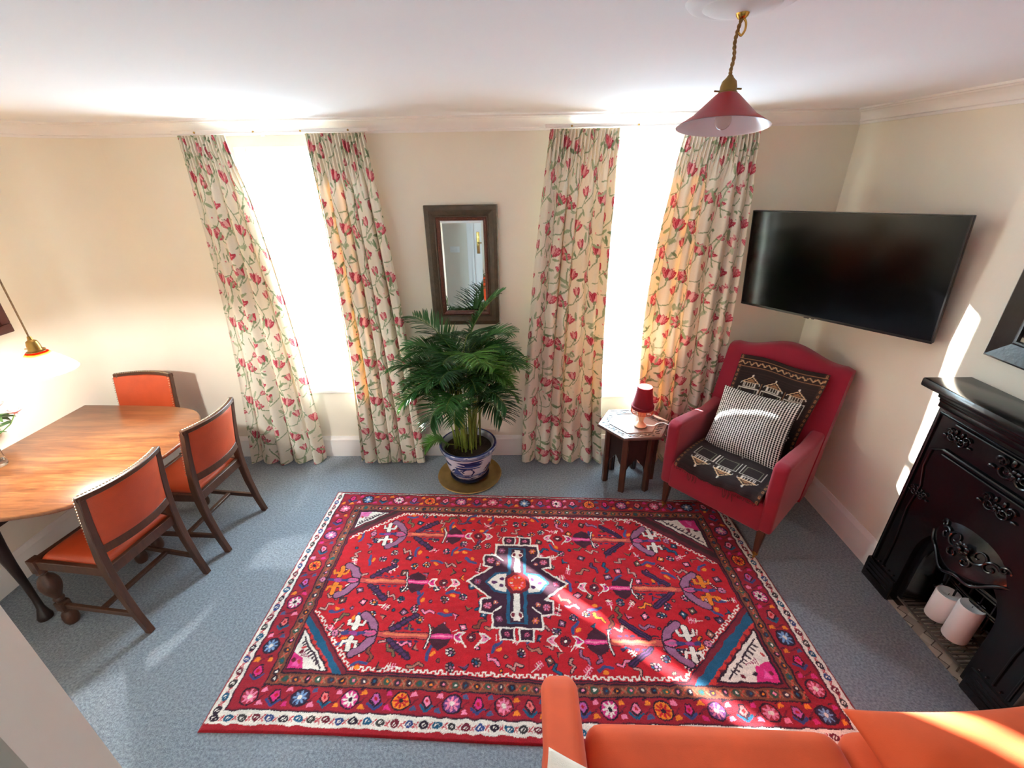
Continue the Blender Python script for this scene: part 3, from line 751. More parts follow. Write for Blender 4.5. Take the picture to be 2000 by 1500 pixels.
# ------------------------------------------------------------------ dining chairs
def make_chair():
    r = empty('dining_chair', cat='chair', group='orange leather dining chairs')
    hw = .19
    for s in (-1, 1):
        prof = [(0, .0), (.030, .12), (.052, .26), (.062, .40), (.058, .50), (.042, .62), (.020, .74), (-.010, .882)]
        pts = [Vector((s * hw, y, z)) for y, z in prof]
        MB().rail(pts, [(.030, .034), (.032, .036), (.034, .040), (.036, .046), (.036, .044), (.034, .036), (.032, .032), (.030, .028)], upv=(0, 1, 0)).build('rear_leg', m_darkwood, r)
        b = MB(); c = (s * .205, .465, 0)
        b.box((c[0] - .023, c[1] - .023, .37), (c[0] + .023, c[1] + .023, .455), .003).box((c[0] - .024, c[1] - .024, .10), (c[0] + .024, c[1] + .024, .155), .004)
        b.lathe([(0, .368), (.020, .37), (.024, .362), (.016, .352), (.020, .342), (.034, .325), (.043, .295), (.044, .27), (.038, .24), (.026, .21), (.019, .19), (.024, .182), (.024, .175), (.017, .168), (.018, .154), (0, .154)], c, 20)
        b.lathe([(0, .101), (.022, .101), (.020, .085), (.030, .07), (.034, .045), (.033, .02), (.026, .002), (0, .002)], c, 20)
        b.build('front_leg', m_darkwood, r)
        MB().bar((s * .192, .022, .125), (s * .205, .445, .125), .018, .028).build('side_stretcher', m_darkwood, r)
    MB().bar((-.198, .235, .125), (.198, .235, .125), .028, .018, upv=(0, 0, 1)).build('cross_stretcher', m_darkwood, r)
    b = MB()
    b.bar((-.19, .066, .415), (.19, .066, .415), .024, .056).bar((-.205, .468, .425), (.205, .468, .425), .024, .05)
    for s in (-1, 1): b.bar((s * .190, .07, .42), (s * .206, .46, .42), .024, .052)
    b.build('seat_frame', m_darkwood, r)
    # drop-in leather seat
    n1, n2 = 22, 22; A, Bq = np.meshgrid(np.linspace(-1, 1, n1), np.linspace(-1, 1, n2))
    cushx = lambda q: np.sign(q) * np.abs(q) ** .9
    Xs = A * (.183 + .012 * (Bq + 1) / 2); Ys = .268 + Bq * .188
    Zs = .438 + .030 * (1 - np.abs(A) ** 6) ** .5 * (1 - np.abs(Bq) ** 6) ** .5
    o = grid_obj('seat', Xs, Ys, Zs, m_leather, r); solid(o, .012, -1)
    # curved leather back panel between the posts
    def backy(z): return np.interp(z, [.40, .50, .62, .74, .882], [.062, .058, .042, .020, -.010])
    nz_, nx_ = 26, 30; Zc = np.linspace(.575, .868, nz_); Xc = np.linspace(-.177, .177, nx_); Xg, Zg = np.meshgrid(Xc, Zc)
    XG0 = Xg; bow = -.042 * (1 - (Xg / .19) ** 2)
    fa, fb = [], []
    b = MB()
    ring = []
    for side, off in ((1, .026), (-1, -.006)):
        Xg = XG0 * (1.13 if side > 0 else 1.0)
        Yg = backy(Zg) + bow + off + side * .008 * (1 - np.abs(XG0 / .177) ** 8) * (1 - np.abs((Zg - .7215) / .1465) ** 8)
        ring.append([[b.bm.verts.new((Xg[j, i], Yg[j, i], Zg[j, i])) for i in range(nx_)] for j in range(nz_)])
    for g_, fl in ((ring[0], False), (ring[1], True)):
        for j in range(nz_ - 1):
            for i in range(nx_ - 1):
                f = (g_[j][i], g_[j][i + 1], g_[j + 1][i + 1], g_[j + 1][i]); b.bm.faces.new(f[::-1] if fl else f)
    for j in range(nz_ - 1):
        for i in (0, nx_ - 1): b.bm.faces.new((ring[0][j][i], ring[0][j + 1][i], ring[1][j + 1][i], ring[1][j][i]))
    for i in range(nx_ - 1):
        for j in (0, nz_ - 1): b.bm.faces.new((ring[0][j][i], ring[0][j][i + 1], ring[1][j][i + 1], ring[1][j][i]))
    b.build('backrest', m_leather, r, angle=60)
    def arc_rail(name, z, w, h, dy=0.0, end=.19):
        xs_ = np.linspace(-end, end, 17)
        MB().rail([(x, float(backy(z)) - .042 * (1 - (x / .19) ** 2) + dy, z) for x in xs_], [(w, h)] * 17).build(name, m_darkwood, r)
    arc_rail('top_rail', .876, .030, .024, 0, .203)
    arc_rail('lower_rail', .556, .022, .046)
    b = MB()
    for x in np.linspace(-.185, .185, 30):
        b.sph((x, -.010 - .042 * (1 - (x / .19) ** 2) + .010, .889), .0052, (1, 1, .7), 8, 5)
    b.build('nailhead_trim', m_stud, r)
    for s in (-1, 1):
        b = MB()
        for z in np.linspace(.585, .862, 18): b.sph((s * .197, float(backy(z)) + .028, z), .004, (1, .7, 1), 6, 4)
        b.build('nailhead_trim', m_stud, r)
    return r
ch = make_chair(); ch.location = (-1.905, 1.696, 0); ch.rotation_euler = (0, 0, math.atan2(.988, .156))
ch['label'] = 'orange leather dining chair nearest the rug corner, at the rounded front end of the table'
c2 = copy_tree(ch); c2.location = (-1.828, 2.24, 0); c2.rotation_euler = (0, 0, math.atan2(.996, .09)); c2['label'] = 'orange leather dining chair on the open side of the table, closer to the floral curtain'
c3 = copy_tree(ch); c3.location = (-2.655, 2.81, 0); c3.rotation_euler = (0, 0, PI); c3['label'] = 'orange leather dining chair tucked behind the far table edge, only its backrest showing'

# ------------------------------------------------------------------ vase with flowers on the table
m_vglass = bpy.data.materials.new('clear_glass'); m_vglass.use_nodes = True
bs = m_vglass.node_tree.nodes['Principled BSDF']; bs.inputs['Base Color'].default_value = (.93, .97, .96, 1); bs.inputs['Transmission Weight'].default_value = 1; bs.inputs['Roughness'].default_value = .02; bs.inputs['IOR'].default_value = 1.35
VX, VY = -2.80, 1.93
o = MB().lathe([(0, .0), (.034, .0), (.038, .01), (.034, .05), (.034, .12), (.044, .19), (.052, .215), (.049, .215), (.041, .19), (.031, .12), (.031, .03), (0, .02)], (0, 0, 0), 32).build('glass_vase', m_vglass, loc=(VX, VY, .749))
tag(o, 'clear glass vase holding pink flowers on the dining table, cut by the frame edge', 'vase')
bq_ = empty('flower_bouquet', (VX, VY, .749), 0, 'bunch of pink roses with green leaves in the glass vase', 'flowers')
m_petal = mat('pink_petals', (236, 158, 156), .6, noise=.12, nscale=30, trans=.15); m_green = mat('leaf_green', (62, 92, 48), .5, noise=.2, nscale=20); m_stem = mat('stem_green', (96, 128, 70), .5)
rg = random.Random(8)
for k, (dx, dy, dz, rr) in enumerate(((.10, .03, .33, .052), (.03, .10, .30, .045), (.16, .07, .285, .04), (-.05, -.04, .34, .05), (.02, -.06, .31, .044), (.10, -.05, .27, .036))):
    MB().tube([(dx * .05, dy * .05, .03), (dx * .25, dy * .25, .16), (dx * .75, dy * .75, dz - .06), (dx, dy, dz)], .0028, 6).build('flower_stem', m_stem, bq_)
    b = MB()
    for ring_, (nr, tilt, r0) in enumerate(((3, .25, .45), (5, .55, .75), (6, .95, 1.0))):
        for q in range(nr):
            a = q * 2 * PI / nr + ring_ * .5
            mt = Matrix.Translation((dx, dy, dz)) @ Matrix.Rotation(a, 4, 'Z') @ Matrix.Rotation(tilt, 4, 'Y') @ Matrix.Translation((0, 0, rr * .42 * r0))
            r_ = bmesh.ops.create_uvsphere(b.bm, u_segments=10, v_segments=8, radius=rr * .55)
            for v in r_['verts']: v.co = mt @ Vector((v.co.x * .28 + .18 * rr * (v.co.z / rr), v.co.y * .9 * r0, v.co.z * .95))
    b.build('rose_head', m_petal, bq_)
    for q in range(4):
        a = rg.random() * 6.28; b = MB(); L_ = .075
        p0 = Vector((dx * .8, dy * .8, dz - .05)); d = Vector((math.cos(a), math.sin(a), .1)); sd_ = Vector((-math.sin(a), math.cos(a), 0))
        ws = [0, .012, .018, .016, .009, .001]; pr = []
        for i, w in enumerate(ws):
            c = p0 + d * L_ * i / 5 + Vector((0, 0, -.02 * (i / 5) ** 2)); pr.append((b.bm.verts.new(c - sd_ * w), b.bm.verts.new(c + Vector((0, 0, -.003))), b.bm.verts.new(c + sd_ * w)))
        for u_, v_ in zip(pr, pr[1:]):
            for m_ in (0, 1): b.bm.faces.new((u_[m_], u_[m_ + 1], v_[m_ + 1], v_[m_]))
        b.build('leaf', m_green, bq_)

# ------------------------------------------------------------------ lit pendant over the table
pd = empty('pendant_lamp', (-2.245, 1.90, 0), 0, 'lit glass pendant lamp with red and amber bands, hanging low over the dining table', 'lamp')
m_cord = mat('twisted_cord', (120, 92, 62), .8, noise=.3, nscale=90)
m_sg = bpy.data.materials.new('marbled_glass_shade'); m_sg.use_nodes = True
nt = m_sg.node_tree; N = nt.nodes; L = nt.links; bs = N['Principled BSDF']
tc = N.new('ShaderNodeTexCoord'); sx_ = N.new('ShaderNodeSeparateXYZ'); L.new(tc.outputs['Object'], sx_.inputs[0])
nz = N.new('ShaderNodeTexNoise'); nz.inputs['Scale'].default_value = 9; L.new(tc.outputs['Object'], nz.inputs['Vector'])
ad = N.new('ShaderNodeMath'); ad.operation = 'MULTIPLY_ADD'; ad.inputs[1].default_value = .02; L.new(nz.outputs['Fac'], ad.inputs[0]); L.new(sx_.outputs['Z'], ad.inputs[2])
mr = N.new('ShaderNodeMapRange'); mr.inputs['From Min'].default_value = 1.305; mr.inputs['From Max'].default_value = 1.43; L.new(ad.outputs[0], mr.inputs['Value'])
cr = N.new('ShaderNodeValToRGB'); els = cr.color_ramp.elements; els[0].position = 0; els[0].color = (*lin((255, 250, 226)), 1); els[1].position = 1; els[1].color = (*lin((190, 20, 10)), 1)
for p, c in ((.16, (252, 246, 214)), (.22, (242, 206, 110)), (.30, (255, 250, 226)), (.66, (255, 246, 214)), (.82, (248, 200, 120)), (.90, (214, 40, 16))):
    q = els.new(p); q.color = (*lin(c), 1)
L.new(mr.outputs[0], cr.inputs[0]); L.new(cr.outputs[0], bs.inputs['Base Color']); bs.inputs['Roughness'].default_value = .25
tb = N.new('ShaderNodeBsdfTranslucent'); L.new(cr.outputs[0], tb.inputs[0]); ms = N.new('ShaderNodeMixShader'); ms.inputs[0].default_value = .75
L.new(bs.outputs[0], ms.inputs[1]); L.new(tb.outputs[0], ms.inputs[2])
tp = N.new('ShaderNodeBsdfTransparent'); L.new(cr.outputs[0], tp.inputs[0]); m2 = N.new('ShaderNodeMixShader'); m2.inputs[0].default_value = .30
L.new(ms.outputs[0], m2.inputs[1]); L.new(tp.outputs[0], m2.inputs[2]); L.new(m2.outputs[0], N['Material Output'].inputs[0])
MB().tube([(0, 0, ZC), (0, 0, 1.62), (0, 0, 1.475)], .0035, 8).build('cord', m_cord, pd)
MB().lathe([(0, ZC - .03), (.03, ZC - .03), (.045, ZC - .012), (.048, ZC), (0, ZC)], seg=24).build('ceiling_cup', m_brass, pd)
MB().lathe([(0, 1.488), (.007, 1.486), (.010, 1.47), (.020, 1.462), (.024, 1.445), (.026, 1.42), (.036, 1.415), (.036, 1.406), (0, 1.406)], seg=20).tube([(.034, 0, 1.43), (.052, 0, 1.43)], .003, 6).tube([(-.034, 0, 1.425), (-.048, 0, 1.425)], .003, 6).build('lampholder', m_brass, pd)
pr_ = [(.030, 1.418), (.038, 1.412), (.052, 1.396), (.076, 1.370), (.100, 1.344), (.116, 1.324), (.121, 1.314)]
o = MB().lathe(pr_ + [(r - .003, z - .001) for r, z in reversed(pr_)], seg=40)
o = o.build('lamp_shade', m_sg, pd)
m_bulb = mat('lit_bulb', (255, 236, 200), .4, emit=(255, 226, 170), estr=40)
MB().sph((0, 0, 1.36), .024, (1, 1, 1.15)).build('bulb', m_bulb, pd)
ld = bpy.data.lights.new('bulb_light', 'POINT'); ld.energy = 32; ld.color = (.97, 1.0, .97); ld.shadow_soft_size = .026
lo_ = bpy.data.objects.new('bulb_light', ld); C.objects.link(lo_); lo_.parent = pd; lo_.location = (0, 0, 1.325)

# ------------------------------------------------------------------ picture frame at the far left
pf = empty('picture_frame', (XL, 2.42, 1.34), 0, 'dark framed picture on the left wall, only its corner showing beside the lit pendant', 'picture')
m_mah = mat('mahogany_frame', (70, 22, 20), .35, noise=.2, nscale=8)
b = MB(); w, h = .42, .50
for lo, hi in (((0, -w, 0), (.03, 0, .05)), ((0, -w, h - .05), (.03, 0, h)), ((0, -.05, .05), (.03, 0, h - .05)), ((0, -w, .05), (.03, -w + .05, h - .05))): b.box(lo, hi, .005)
b.build('frame', m_mah, pf)
MB().box((.002, -w + .04, .04), (.012, -.04, h - .04)).build('print', mat('print_paper', (210, 206, 196), .8, noise=.2, nscale=12), pf)

# ------------------------------------------------------------------ mirror
mr_ = empty('mirror', (-.376, YW, 1.54), 0, 'tall mirror in a wide dark wood frame between the two windows', 'mirror')
m_mfr = mat('carved_walnut', (76, 62, 46), .45, noise=.3, nscale=30, bump=.2, bscale=90)
m_mgl = mat('silvered_glass', (236, 240, 236), .02, metal=1.0)
def frame_mb(W, H, prof, mb=None):
    """mitred frame in the XZ plane facing -y; prof: (inset from the outer edge, distance from the wall)"""
    b = mb or MB(); cs = [(-W / 2, -H / 2), (W / 2, -H / 2), (W / 2, H / 2), (-W / 2, H / 2)]
    rings = []
    for ins, d in prof:
        rings.append([b.bm.verts.new((x - math.copysign(ins, x), -d, z - math.copysign(ins, z))) for x, z in cs])
    for a, c in zip(rings, rings[1:]):
        for k in range(4): b.bm.faces.new((a[k], a[(k + 1) % 4], c[(k + 1) % 4], c[k]))
    return b
frame_mb(.478, .80, [(0, .001), (0, .030), (.006, .036), (.03, .040), (.060, .030), (.064, .034), (.070, .034), (.072, .026), (.072, .001)]).build('frame', m_mfr, mr_, angle=15)
frame_mb(.336, .658, [(0, .012), (0, .026), (.008, .030), (.020, .024), (.024, .016), (.024, .008)]).build('inner_moulding', mat('reddish_moulding', (98, 52, 40), .4, noise=.5, nscale=120, bump=.4, bscale=160), mr_, angle=15)
frame_mb(.292, .614, [(0, .010), (.018, .014)]).box((-.128, -.014, -.289), (.128, -.012, .289)).build('mirror_glass', m_mgl, mr_, smooth=False)
# light switch on the back wall, seen in the mirror
o = MB().box((-.075, -.0, -.045), (.075, .010, .045), .004).build('light_switch', m_frame_w, loc=(-1.0, YB, 1.03))
tag(o, 'white double light switch plate on the wall opposite the windows, seen in the mirror', 'light switch')
for s in (-1, 1): MB().box((s * .035 - .016, .010, -.02), (s * .035 + .016, .015, .02), .003).build('rocker', m_frame_w, o)

# ------------------------------------------------------------------ palm in its pot on a brass tray
PX, PY = -.395, 2.83
tray = tag(MB().lathe([(0, .006), (.19, .006), (.215, .010), (.232, .018), (.243, .019), (.246, .014), (.236, .009), (.21, .001), (0, .001)], seg=64).build('brass_tray', mat('tarnished_brass', (168, 138, 84), .42, metal=.85, noise=.18, nscale=14), loc=(PX, PY - .012, 0)), 'round tarnished brass tray on the carpet under the planter', 'tray')
def pot_paint():
    P = Paint(0, 1.0, 0, 1.0, .003, (206, 202, 214)); rg = random.Random(2); B1, B2, B3 = (28, 38, 92), (60, 80, 140), (120, 138, 180)
    P.rect(0, .86, 1, 1.0, (120, 134, 172))
    for k in range(90): P.ell(rg.random(), .87 + .12 * rg.random(), .012, .014, rg.random() * 3, (B1, (206, 210, 224), B2)[k % 3])
    P.rect(0, .845, 1, .865, B1); P.rect(0, .99, 1, 1.0, B1)
    for i in range(4):
        x = i * .25 + .03
        P.line([(x, .25), (x + .02, .40), (x + .0, .52)], .012, B1)
        for k in range(14): P.ell(x + rg.uniform(-.07, .07), .54 + rg.uniform(-.06, .20), .052, .026, rg.uniform(-.3, .3), (B1, B1, B2)[k % 3])
        P.poly([(x + .10, .20), (x + .13, .42), (x + .15, .52), (x + .17, .42), (x + .21, .20)], B2)
        P.line([(x + .10, .34), (x + .13, .46), (x + .19, .42), (x + .22, .52)], .016, B1); P.line([(x + .13, .30), (x + .20, .36), (x + .18, .46)], .012, B1)
        for k in range(16): P.ell(x + .10 + rg.uniform(-.12, .12), .22 + rg.uniform(-.05, .07), .045, .014, rg.uniform(-.3, .3), (B1, B3, B2)[k % 3])
    for k in range(60): P.ell(rg.random(), rg.uniform(.02, .16), .028, .014, 0, (B1, B2, (206, 202, 214))[k % 3])
    P.rect(0, 0, 1, .02, B1)
    return P
PP = pot_paint()
prof = [(.115, .02), (.128, .03), (.148, .06), (.166, .11), (.176, .16), (.182, .20), (.186, .225), (.190, .238), (.204, .246), (.213, .262), (.215, .282), (.206, .290), (.196, .288)]
pz_ = catmull([(r, z, 0) for r, z in prof], 10, False)
tt = np.linspace(0, 1, len(pz_)); NA = 260
Rr = np.array([p[0] for p in pz_]); Zz = np.array([p[1] for p in pz_])
rows = 150; ti = np.linspace(0, 1, rows); Rr = np.interp(ti, tt, Rr); Zz = np.interp(ti, tt, Zz)
A = np.linspace(0, 2 * PI, NA, endpoint=False)
Rg, Ag = np.meshgrid(Rr, A, indexing='ij'); Zg, _ = np.meshgrid(Zz, A, indexing='ij')
Vv = (Zg - .02) / .27; m_pot = mat('blue_white_porcelain', (220, 220, 228), .15, attr='pattern', spec=.6)
pot = grid_obj('planter', Rg * np.cos(Ag), Rg * np.sin(Ag), Zg, m_pot, colors=PP.sample(Ag / 2 / PI, np.clip(Vv, 0, .999)), closed_u=True)
pot.location = (PX, PY, .008); tag(pot, 'blue and white porcelain planter with painted trees on a dark saucer', 'planter')
MB().lathe([(.196, .288), (.186, .280), (.180, .262), (.176, .236)], seg=64).build('inner_rim', mat('glazed_inside', (150, 150, 160), .3), pot)
MB().lathe([(.176, .245), (.150, .240), (.08, .246), (0, .250)], seg=40).build('soil', mat('potting_soil', (52, 38, 28), .95, noise=.5, nscale=60, bump=1.0, bscale=90), pot)
MB().lathe([(0, .0), (.13, .0), (.146, .010), (.150, .024), (.143, .024), (.136, .012), (.118, .012), (.115, .03), (0, .03)], seg=48).build('saucer', mat('dark_blue_glaze', (34, 38, 60), .2), pot)
palm = empty('palm_plant', (PX, PY, .255), 0, 'tall bushy areca palm with arching feathery green fronds growing in the blue-white planter', 'plant')
m_leafs = [mat('palm_leaf', c, .42, noise=.25, nscale=9, spec=.5, trans=.0) for c in ((62, 116, 54), (48, 98, 46), (92, 142, 62), (40, 84, 42))]
m_cane = mat('palm_cane', (122, 138, 58), .45, noise=.4, nscale=14)
def frond(base, az, lean, H, L, droop, k, rs):
    """petiole rising to H then arching out over L"""
    d = Vector((math.cos(az), math.sin(az), 0)); pts = []
    n0 = 7
    for i in range(n0):
        t = i / n0; pts.append(Vector(base) + d * lean * t * t * .6 + Vector((0, 0, H * t)))
    p = Vector(base) + d * lean * .6 + Vector((0, 0, H)); ang = math.atan2(1.0, .28 + lean); step = L / 14
    for i in range(15):
        pts.append(p.copy()); p = p + (d * math.cos(ang) + Vector((0, 0, 1)) * math.sin(ang)) * step; ang -= droop / 14 * (1 + .6 * i / 14)
    fr = MB(); n = len(pts); rad = [.0042 * (1 - .75 * i / (n - 1)) + .0008 for i in range(n)]
    fr.tube(pts, rad, 6)
    o = fr.build('frond', m_cane, palm)
    lf = MB(); side0 = Vector((-math.sin(az), math.cos(az), 0))
    m = 36
    for j in range(m):
        f = n0 - 1.0 + (n - n0) * (j + .5) / m; i = min(int(f), n - 2); q = pts[i].lerp(pts[i + 1], f - i); t = (pts[i + 1] - pts[i]).normalized()
        nrm = side0.cross(t).normalized()
        env = math.sin(PI * min(1, .22 + .76 * (j + .5) / m)) ** .6
        ll = (.155 * env + .045) * min(1.2, L / .36) * rs.uniform(.88, 1.08)
        for s in (-1, 1):
            dirv = (side0 * s * .80 + t * rs.uniform(.55, .85) + nrm * -.22 + Vector((0, 0, rs.uniform(-.04, .12)))).normalized()
            w = .0056; prev = None; c = q.copy(); v = dirv.copy()
            for a, ww in ((0, .35), (.25, 1), (.5, .95), (.75, .6), (1, .05)):
                sd2 = v.cross(Vector((0, 0, 1)));
                sd2 = sd2.normalized() if sd2.length > .01 else Vector((1, 0, 0))
                cur = (lf.bm.verts.new(c - sd2 * w * ww + Vector((0, 0, .002))), lf.bm.verts.new(c + Vector((0, 0, -.001))), lf.bm.verts.new(c + sd2 * w * ww + Vector((0, 0, .002))))
                if prev:
                    for e_ in (0, 1): lf.bm.faces.new((prev[e_], prev[e_ + 1], cur[e_ + 1], cur[e_]))
                prev = cur; v = (v + Vector((0, 0, -.12))).normalized(); c = c + v * ll * .25
                lim = YW - .02 - PY
                if c.y > lim: c.y = lim - .003 * rs.random()
    lf.build('leaflets', m_leafs[k % 4], o, angle=60)
rs = random.Random(21)
for k in range(42):
    a = k * 2.399963 + rs.uniform(-.3, .3); sy = math.sin(a); tier = k / 41.0
    H = .38 + .36 * (1 - tier) + rs.uniform(-.04, .04); Lf = .28 + .09 * rs.random(); lean = .06 + .10 * tier
    if sy > .3: Lf *= .62; lean *= .3; a += .4 * (1 if math.cos(a) < 0 else -1)
    br = .03 + .07 * rs.random(); frond((br * math.cos(a), br * math.sin(a), -.015), a, lean, H, Lf, 1.25 + .75 * tier + rs.uniform(-.2, .2), k, rs)
frond((.02, .0, -.015), -.2, .05, .86, .40, .5, 0, rs); frond((-.02, .01, -.015), 2.9, .06, .72, .42, .8, 1, rs); frond((.0, -.03, -.015), -1.2, .08, .76, .40, .8, 3, rs)
frond((.03, -.02, -.015), .1, .14, .46, .42, 1.0, 2, rs); frond((-.03, -.02, -.015), 3.3, .14, .50, .44, 1.1, 1, rs)
frond((-.03, -.02, -.015), 3.7, .24, .10, .20, 1.9, 2, rs)

# ------------------------------------------------------------------ hexagonal carved side table
SX, SY = .812, 2.758
m_carved = mat('carved_walnut_top', (96, 70, 62), .28, noise=.25, nscale=12, spec=.6)
st = empty('side_table', (SX, SY, 0), 0, 'dark hexagonal carved wooden side table between the curtain and the red armchair', 'side table')
rot0 = math.radians(4)
def hexa(r, z=0, off=0): return [(r * math.cos(rot0 + k * PI / 3 + off), r * .90 * math.sin(rot0 + k * PI / 3 + off)) for k in range(6)]
b = MB(); rings = []
for r, z in ((.235, .468), (.252, .474), (.262, .480), (.262, .490), (.255, .497), (.238, .497), (.236, .494)): rings.append([b.bm.verts.new((x, y, z)) for x, y in hexa(r)])
for z in ((.178, .494), (.176, .499), (0.166, .499), (.164, .495)): rings.append([b.bm.verts.new((x, y, z[1])) for x, y in hexa(z[0])])
for r0, r1 in zip(rings, rings[1:]):
    for k in range(6): b.bm.faces.new((r0[k], r0[(k + 1) % 6], r1[(k + 1) % 6], r1[k]))
b.bm.faces.new(rings[0][::-1]); b.bm.faces.new(rings[-1])
top = b.build('tabletop', m_carved, st, angle=20)
b = MB(); rg = random.Random(5)
for k in range(6):                                              # carved vine in the border
    pa, pb = Vector((*hexa(.208)[k], .4945)), Vector((*hexa(.208)[(k + 1) % 6], .4945)); dv = pb - pa; nv = Vector((-dv.y, dv.x, 0)).normalized()
    b.tube([pa + dv * (.08 + .84 * t) + nv * .012 * math.sin(t * 15) for t in np.linspace(0, 1, 22)], .0028, 6)
    for t in np.linspace(.12, .88, 7):
        c = pa + dv * t - nv * .013 * math.sin((t - .08) / .84 * 15)
        b.sph(c, .010, (1.0 + .5 * rg.random(), .7, .30), 8, 5)
b.build('carved_border', m_blackwood, top)
b = MB(); R1 = .172
for k in range(6):                                              # six panels with pointed arches between the legs
    a0 = Vector((*hexa(R1)[k], 0)); a1 = Vector((*hexa(R1)[(k + 1) % 6], 0)); dv = (a1 - a0); W_ = dv.length; d = dv.normalized(); nn = Vector((d.y, -d.x, 0))
    ax_ = [0, .018, .0185, .024, .034, .046, .056, .064, .074]; az_ = [.001, .001, .15, .185, .212, .225, .236, .252, .262]
    cols_ = [(x * W_ / .172, z) for x, z in zip(ax_, az_)] + [(W_ / 2, .276)] + [(W_ - x * W_ / .172, z) for x, z in reversed(list(zip(ax_, az_)))]
    rr_ = [[b.bm.verts.new(a0 + d * x - nn * o_ + Vector((0, 0, z_))) for z_, o_ in ((z, 0), (.468, 0), (.468, .014), (z, .014))] for x, z in cols_]
    for p, q in zip(rr_, rr_[1:]):
        for i in range(4): b.bm.faces.new((p[i], p[(i + 1) % 4], q[(i + 1) % 4], q[i]))
b.build('arched_panel', m_blackwood, st, angle=20)
for k in range(6):
    x, y = hexa(R1 + .006)[k]; MB().rail([(x, y, .001), (x, y, .468)], [(.042, .030)] * 2, upv=(x, y, 0)).build('leg', m_darkwood, st)

# ------------------------------------------------------------------ small table lamp, lit
lp = empty('table_lamp', (SX + .035, SY - .045, .499), 0, 'small lit table lamp with a fringed crimson shade on the hexagonal side table', 'lamp'); lp.scale = (1.0, 1.0, 1.17)
m_cer = mat('cream_onyx', (232, 206, 164), .3, noise=.1, nscale=12, trans=.15)
MB().lathe([(0, 0), (.040, 0), (.043, .006), (.036, .012), (.024, .020), (.017, .034), (.020, .050), (.029, .072), (.034, .092), (.033, .105), (.024, .113), (.014, .118), (0, .118)], seg=32).build('lamp_base', m_cer, lp)
MB().lathe([(0, .118), (.012, .118), (.012, .145), (0, .145)], seg=16).build('lampholder', m_brass, lp)
MB().sph((0, 0, .185), .022, (1, 1, 1.3)).build('bulb', m_bulb, lp)
m_velv = mat('crimson_shade_fabric', (126, 12, 34), .8, noise=.1, nscale=60, trans=.12)
MB().lathe([(.073, .130), (.066, .165), (.056, .215), (.050, .262), (.0485, .262), (.0545, .215), (.0645, .165), (.0715, .130)], seg=40).lathe([(.073, .122), (.077, .128), (.077, .142), (.071, .146), (.071, .128)], seg=40).build('lamp_shade', m_velv, lp)
b = MB()
for k in range(60):
    a = 2 * PI * k / 60; x, y = .074 * math.cos(a), .074 * math.sin(a)
    b.tube([(x, y, .126), (x * 1.01, y * 1.01, .108), (x, y, .096)], [.0018, .0016, .0028], 5)
b.build('fringe', mat('amber_bead_fringe', (170, 90, 60), .4, noise=.4, nscale=80), lp)
b = MB(); crd = catmull([(.04, 0, .004), (.09, -.01, .004), (.13, .02, .004), (.17, .03, .004), (.20, .0, .004), (.235, .0, -.005), (.243, .0, -.06), (.232, -.02, -.20), (.245, -.05, -.30), (.240, -.02, -.38), (.25, .05, -.49)], 6, False)
b.tube(crd, .0028, 6).build('cord', m_frame_w, lp)
ld = bpy.data.lights.new('bulb_light', 'POINT'); ld.energy = 5; ld.color = (1.0, .80, .55); ld.shadow_soft_size = .024
lo_ = bpy.data.objects.new('bulb_light', ld); C.objects.link(lo_); lo_.parent = lp; lo_.location = (0, 0, .235)

# ------------------------------------------------------------------ red armchair (local x across the front, y to the back)
AC = empty('armchair', (.966, 2.443, 0), math.atan2(-.739, .674), 'crimson upholstered high-back armchair with brass castors in the corner below the television', 'armchair')
Wc = .655
def slab(name, pts_side, xa, xb, m, rnd=.02, parent=AC):
    """closed side profile (y, z) extruded from xa to xb with softened edges"""
    b = MB(); a = [b.bm.verts.new((xa, y, z)) for y, z in pts_side]; c = [b.bm.verts.new((xb, y, z)) for y, z in pts_side]; n = len(a)
    for k in range(n): b.bm.faces.new((a[k], a[(k + 1) % n], c[(k + 1) % n], c[k]))
    b.bm.faces.new(a[::-1]); b.bm.faces.new(c)
    bmesh.ops.recalc_face_normals(b.bm, faces=b.bm.faces[:])
    es = [e for e in b.bm.edges if len(e.link_faces) == 2 and e.calc_face_angle(0) > .5]
    bmesh.ops.bevel(b.bm, geom=es, offset=rnd, segments=4, profile=.5, affect='EDGES', clamp_overlap=True)
    return b.build(name, m, parent, angle=50)
for s, xa, xb in ((0, -.028, .052), (1, Wc - .052, Wc + .028)):
    slab('armrest', [(0.0, .215), (-.012, .50), (-.014, .665), (.02, .692), (.20, .672), (.42, .640), (.60, .655), (.70, .68), (.74, .42), (.70, .215)], xa, xb, m_red, .022)
slab('front_rail', [(-.004, .205), (-.006, .40), (.03, .425), (.55, .38), (.60, .205)], .03, Wc - .03, m_red, .02)
# seat pad
A, Bq = np.meshgrid(np.linspace(-1, 1, 30), np.linspace(-1, 1, 30))
seat_z = lambda a, q: .405 - .025 * (q + 1) / 2 + .065 * (1 - abs(a) ** 5) ** .5 * (1 - abs(q) ** 6) ** .5
vz = np.vectorize(seat_z)
o = grid_obj('seat', Wc / 2 + A * .272, .27 + Bq * .27, vz(A, Bq), m_red, AC); solid(o, .05, -1)
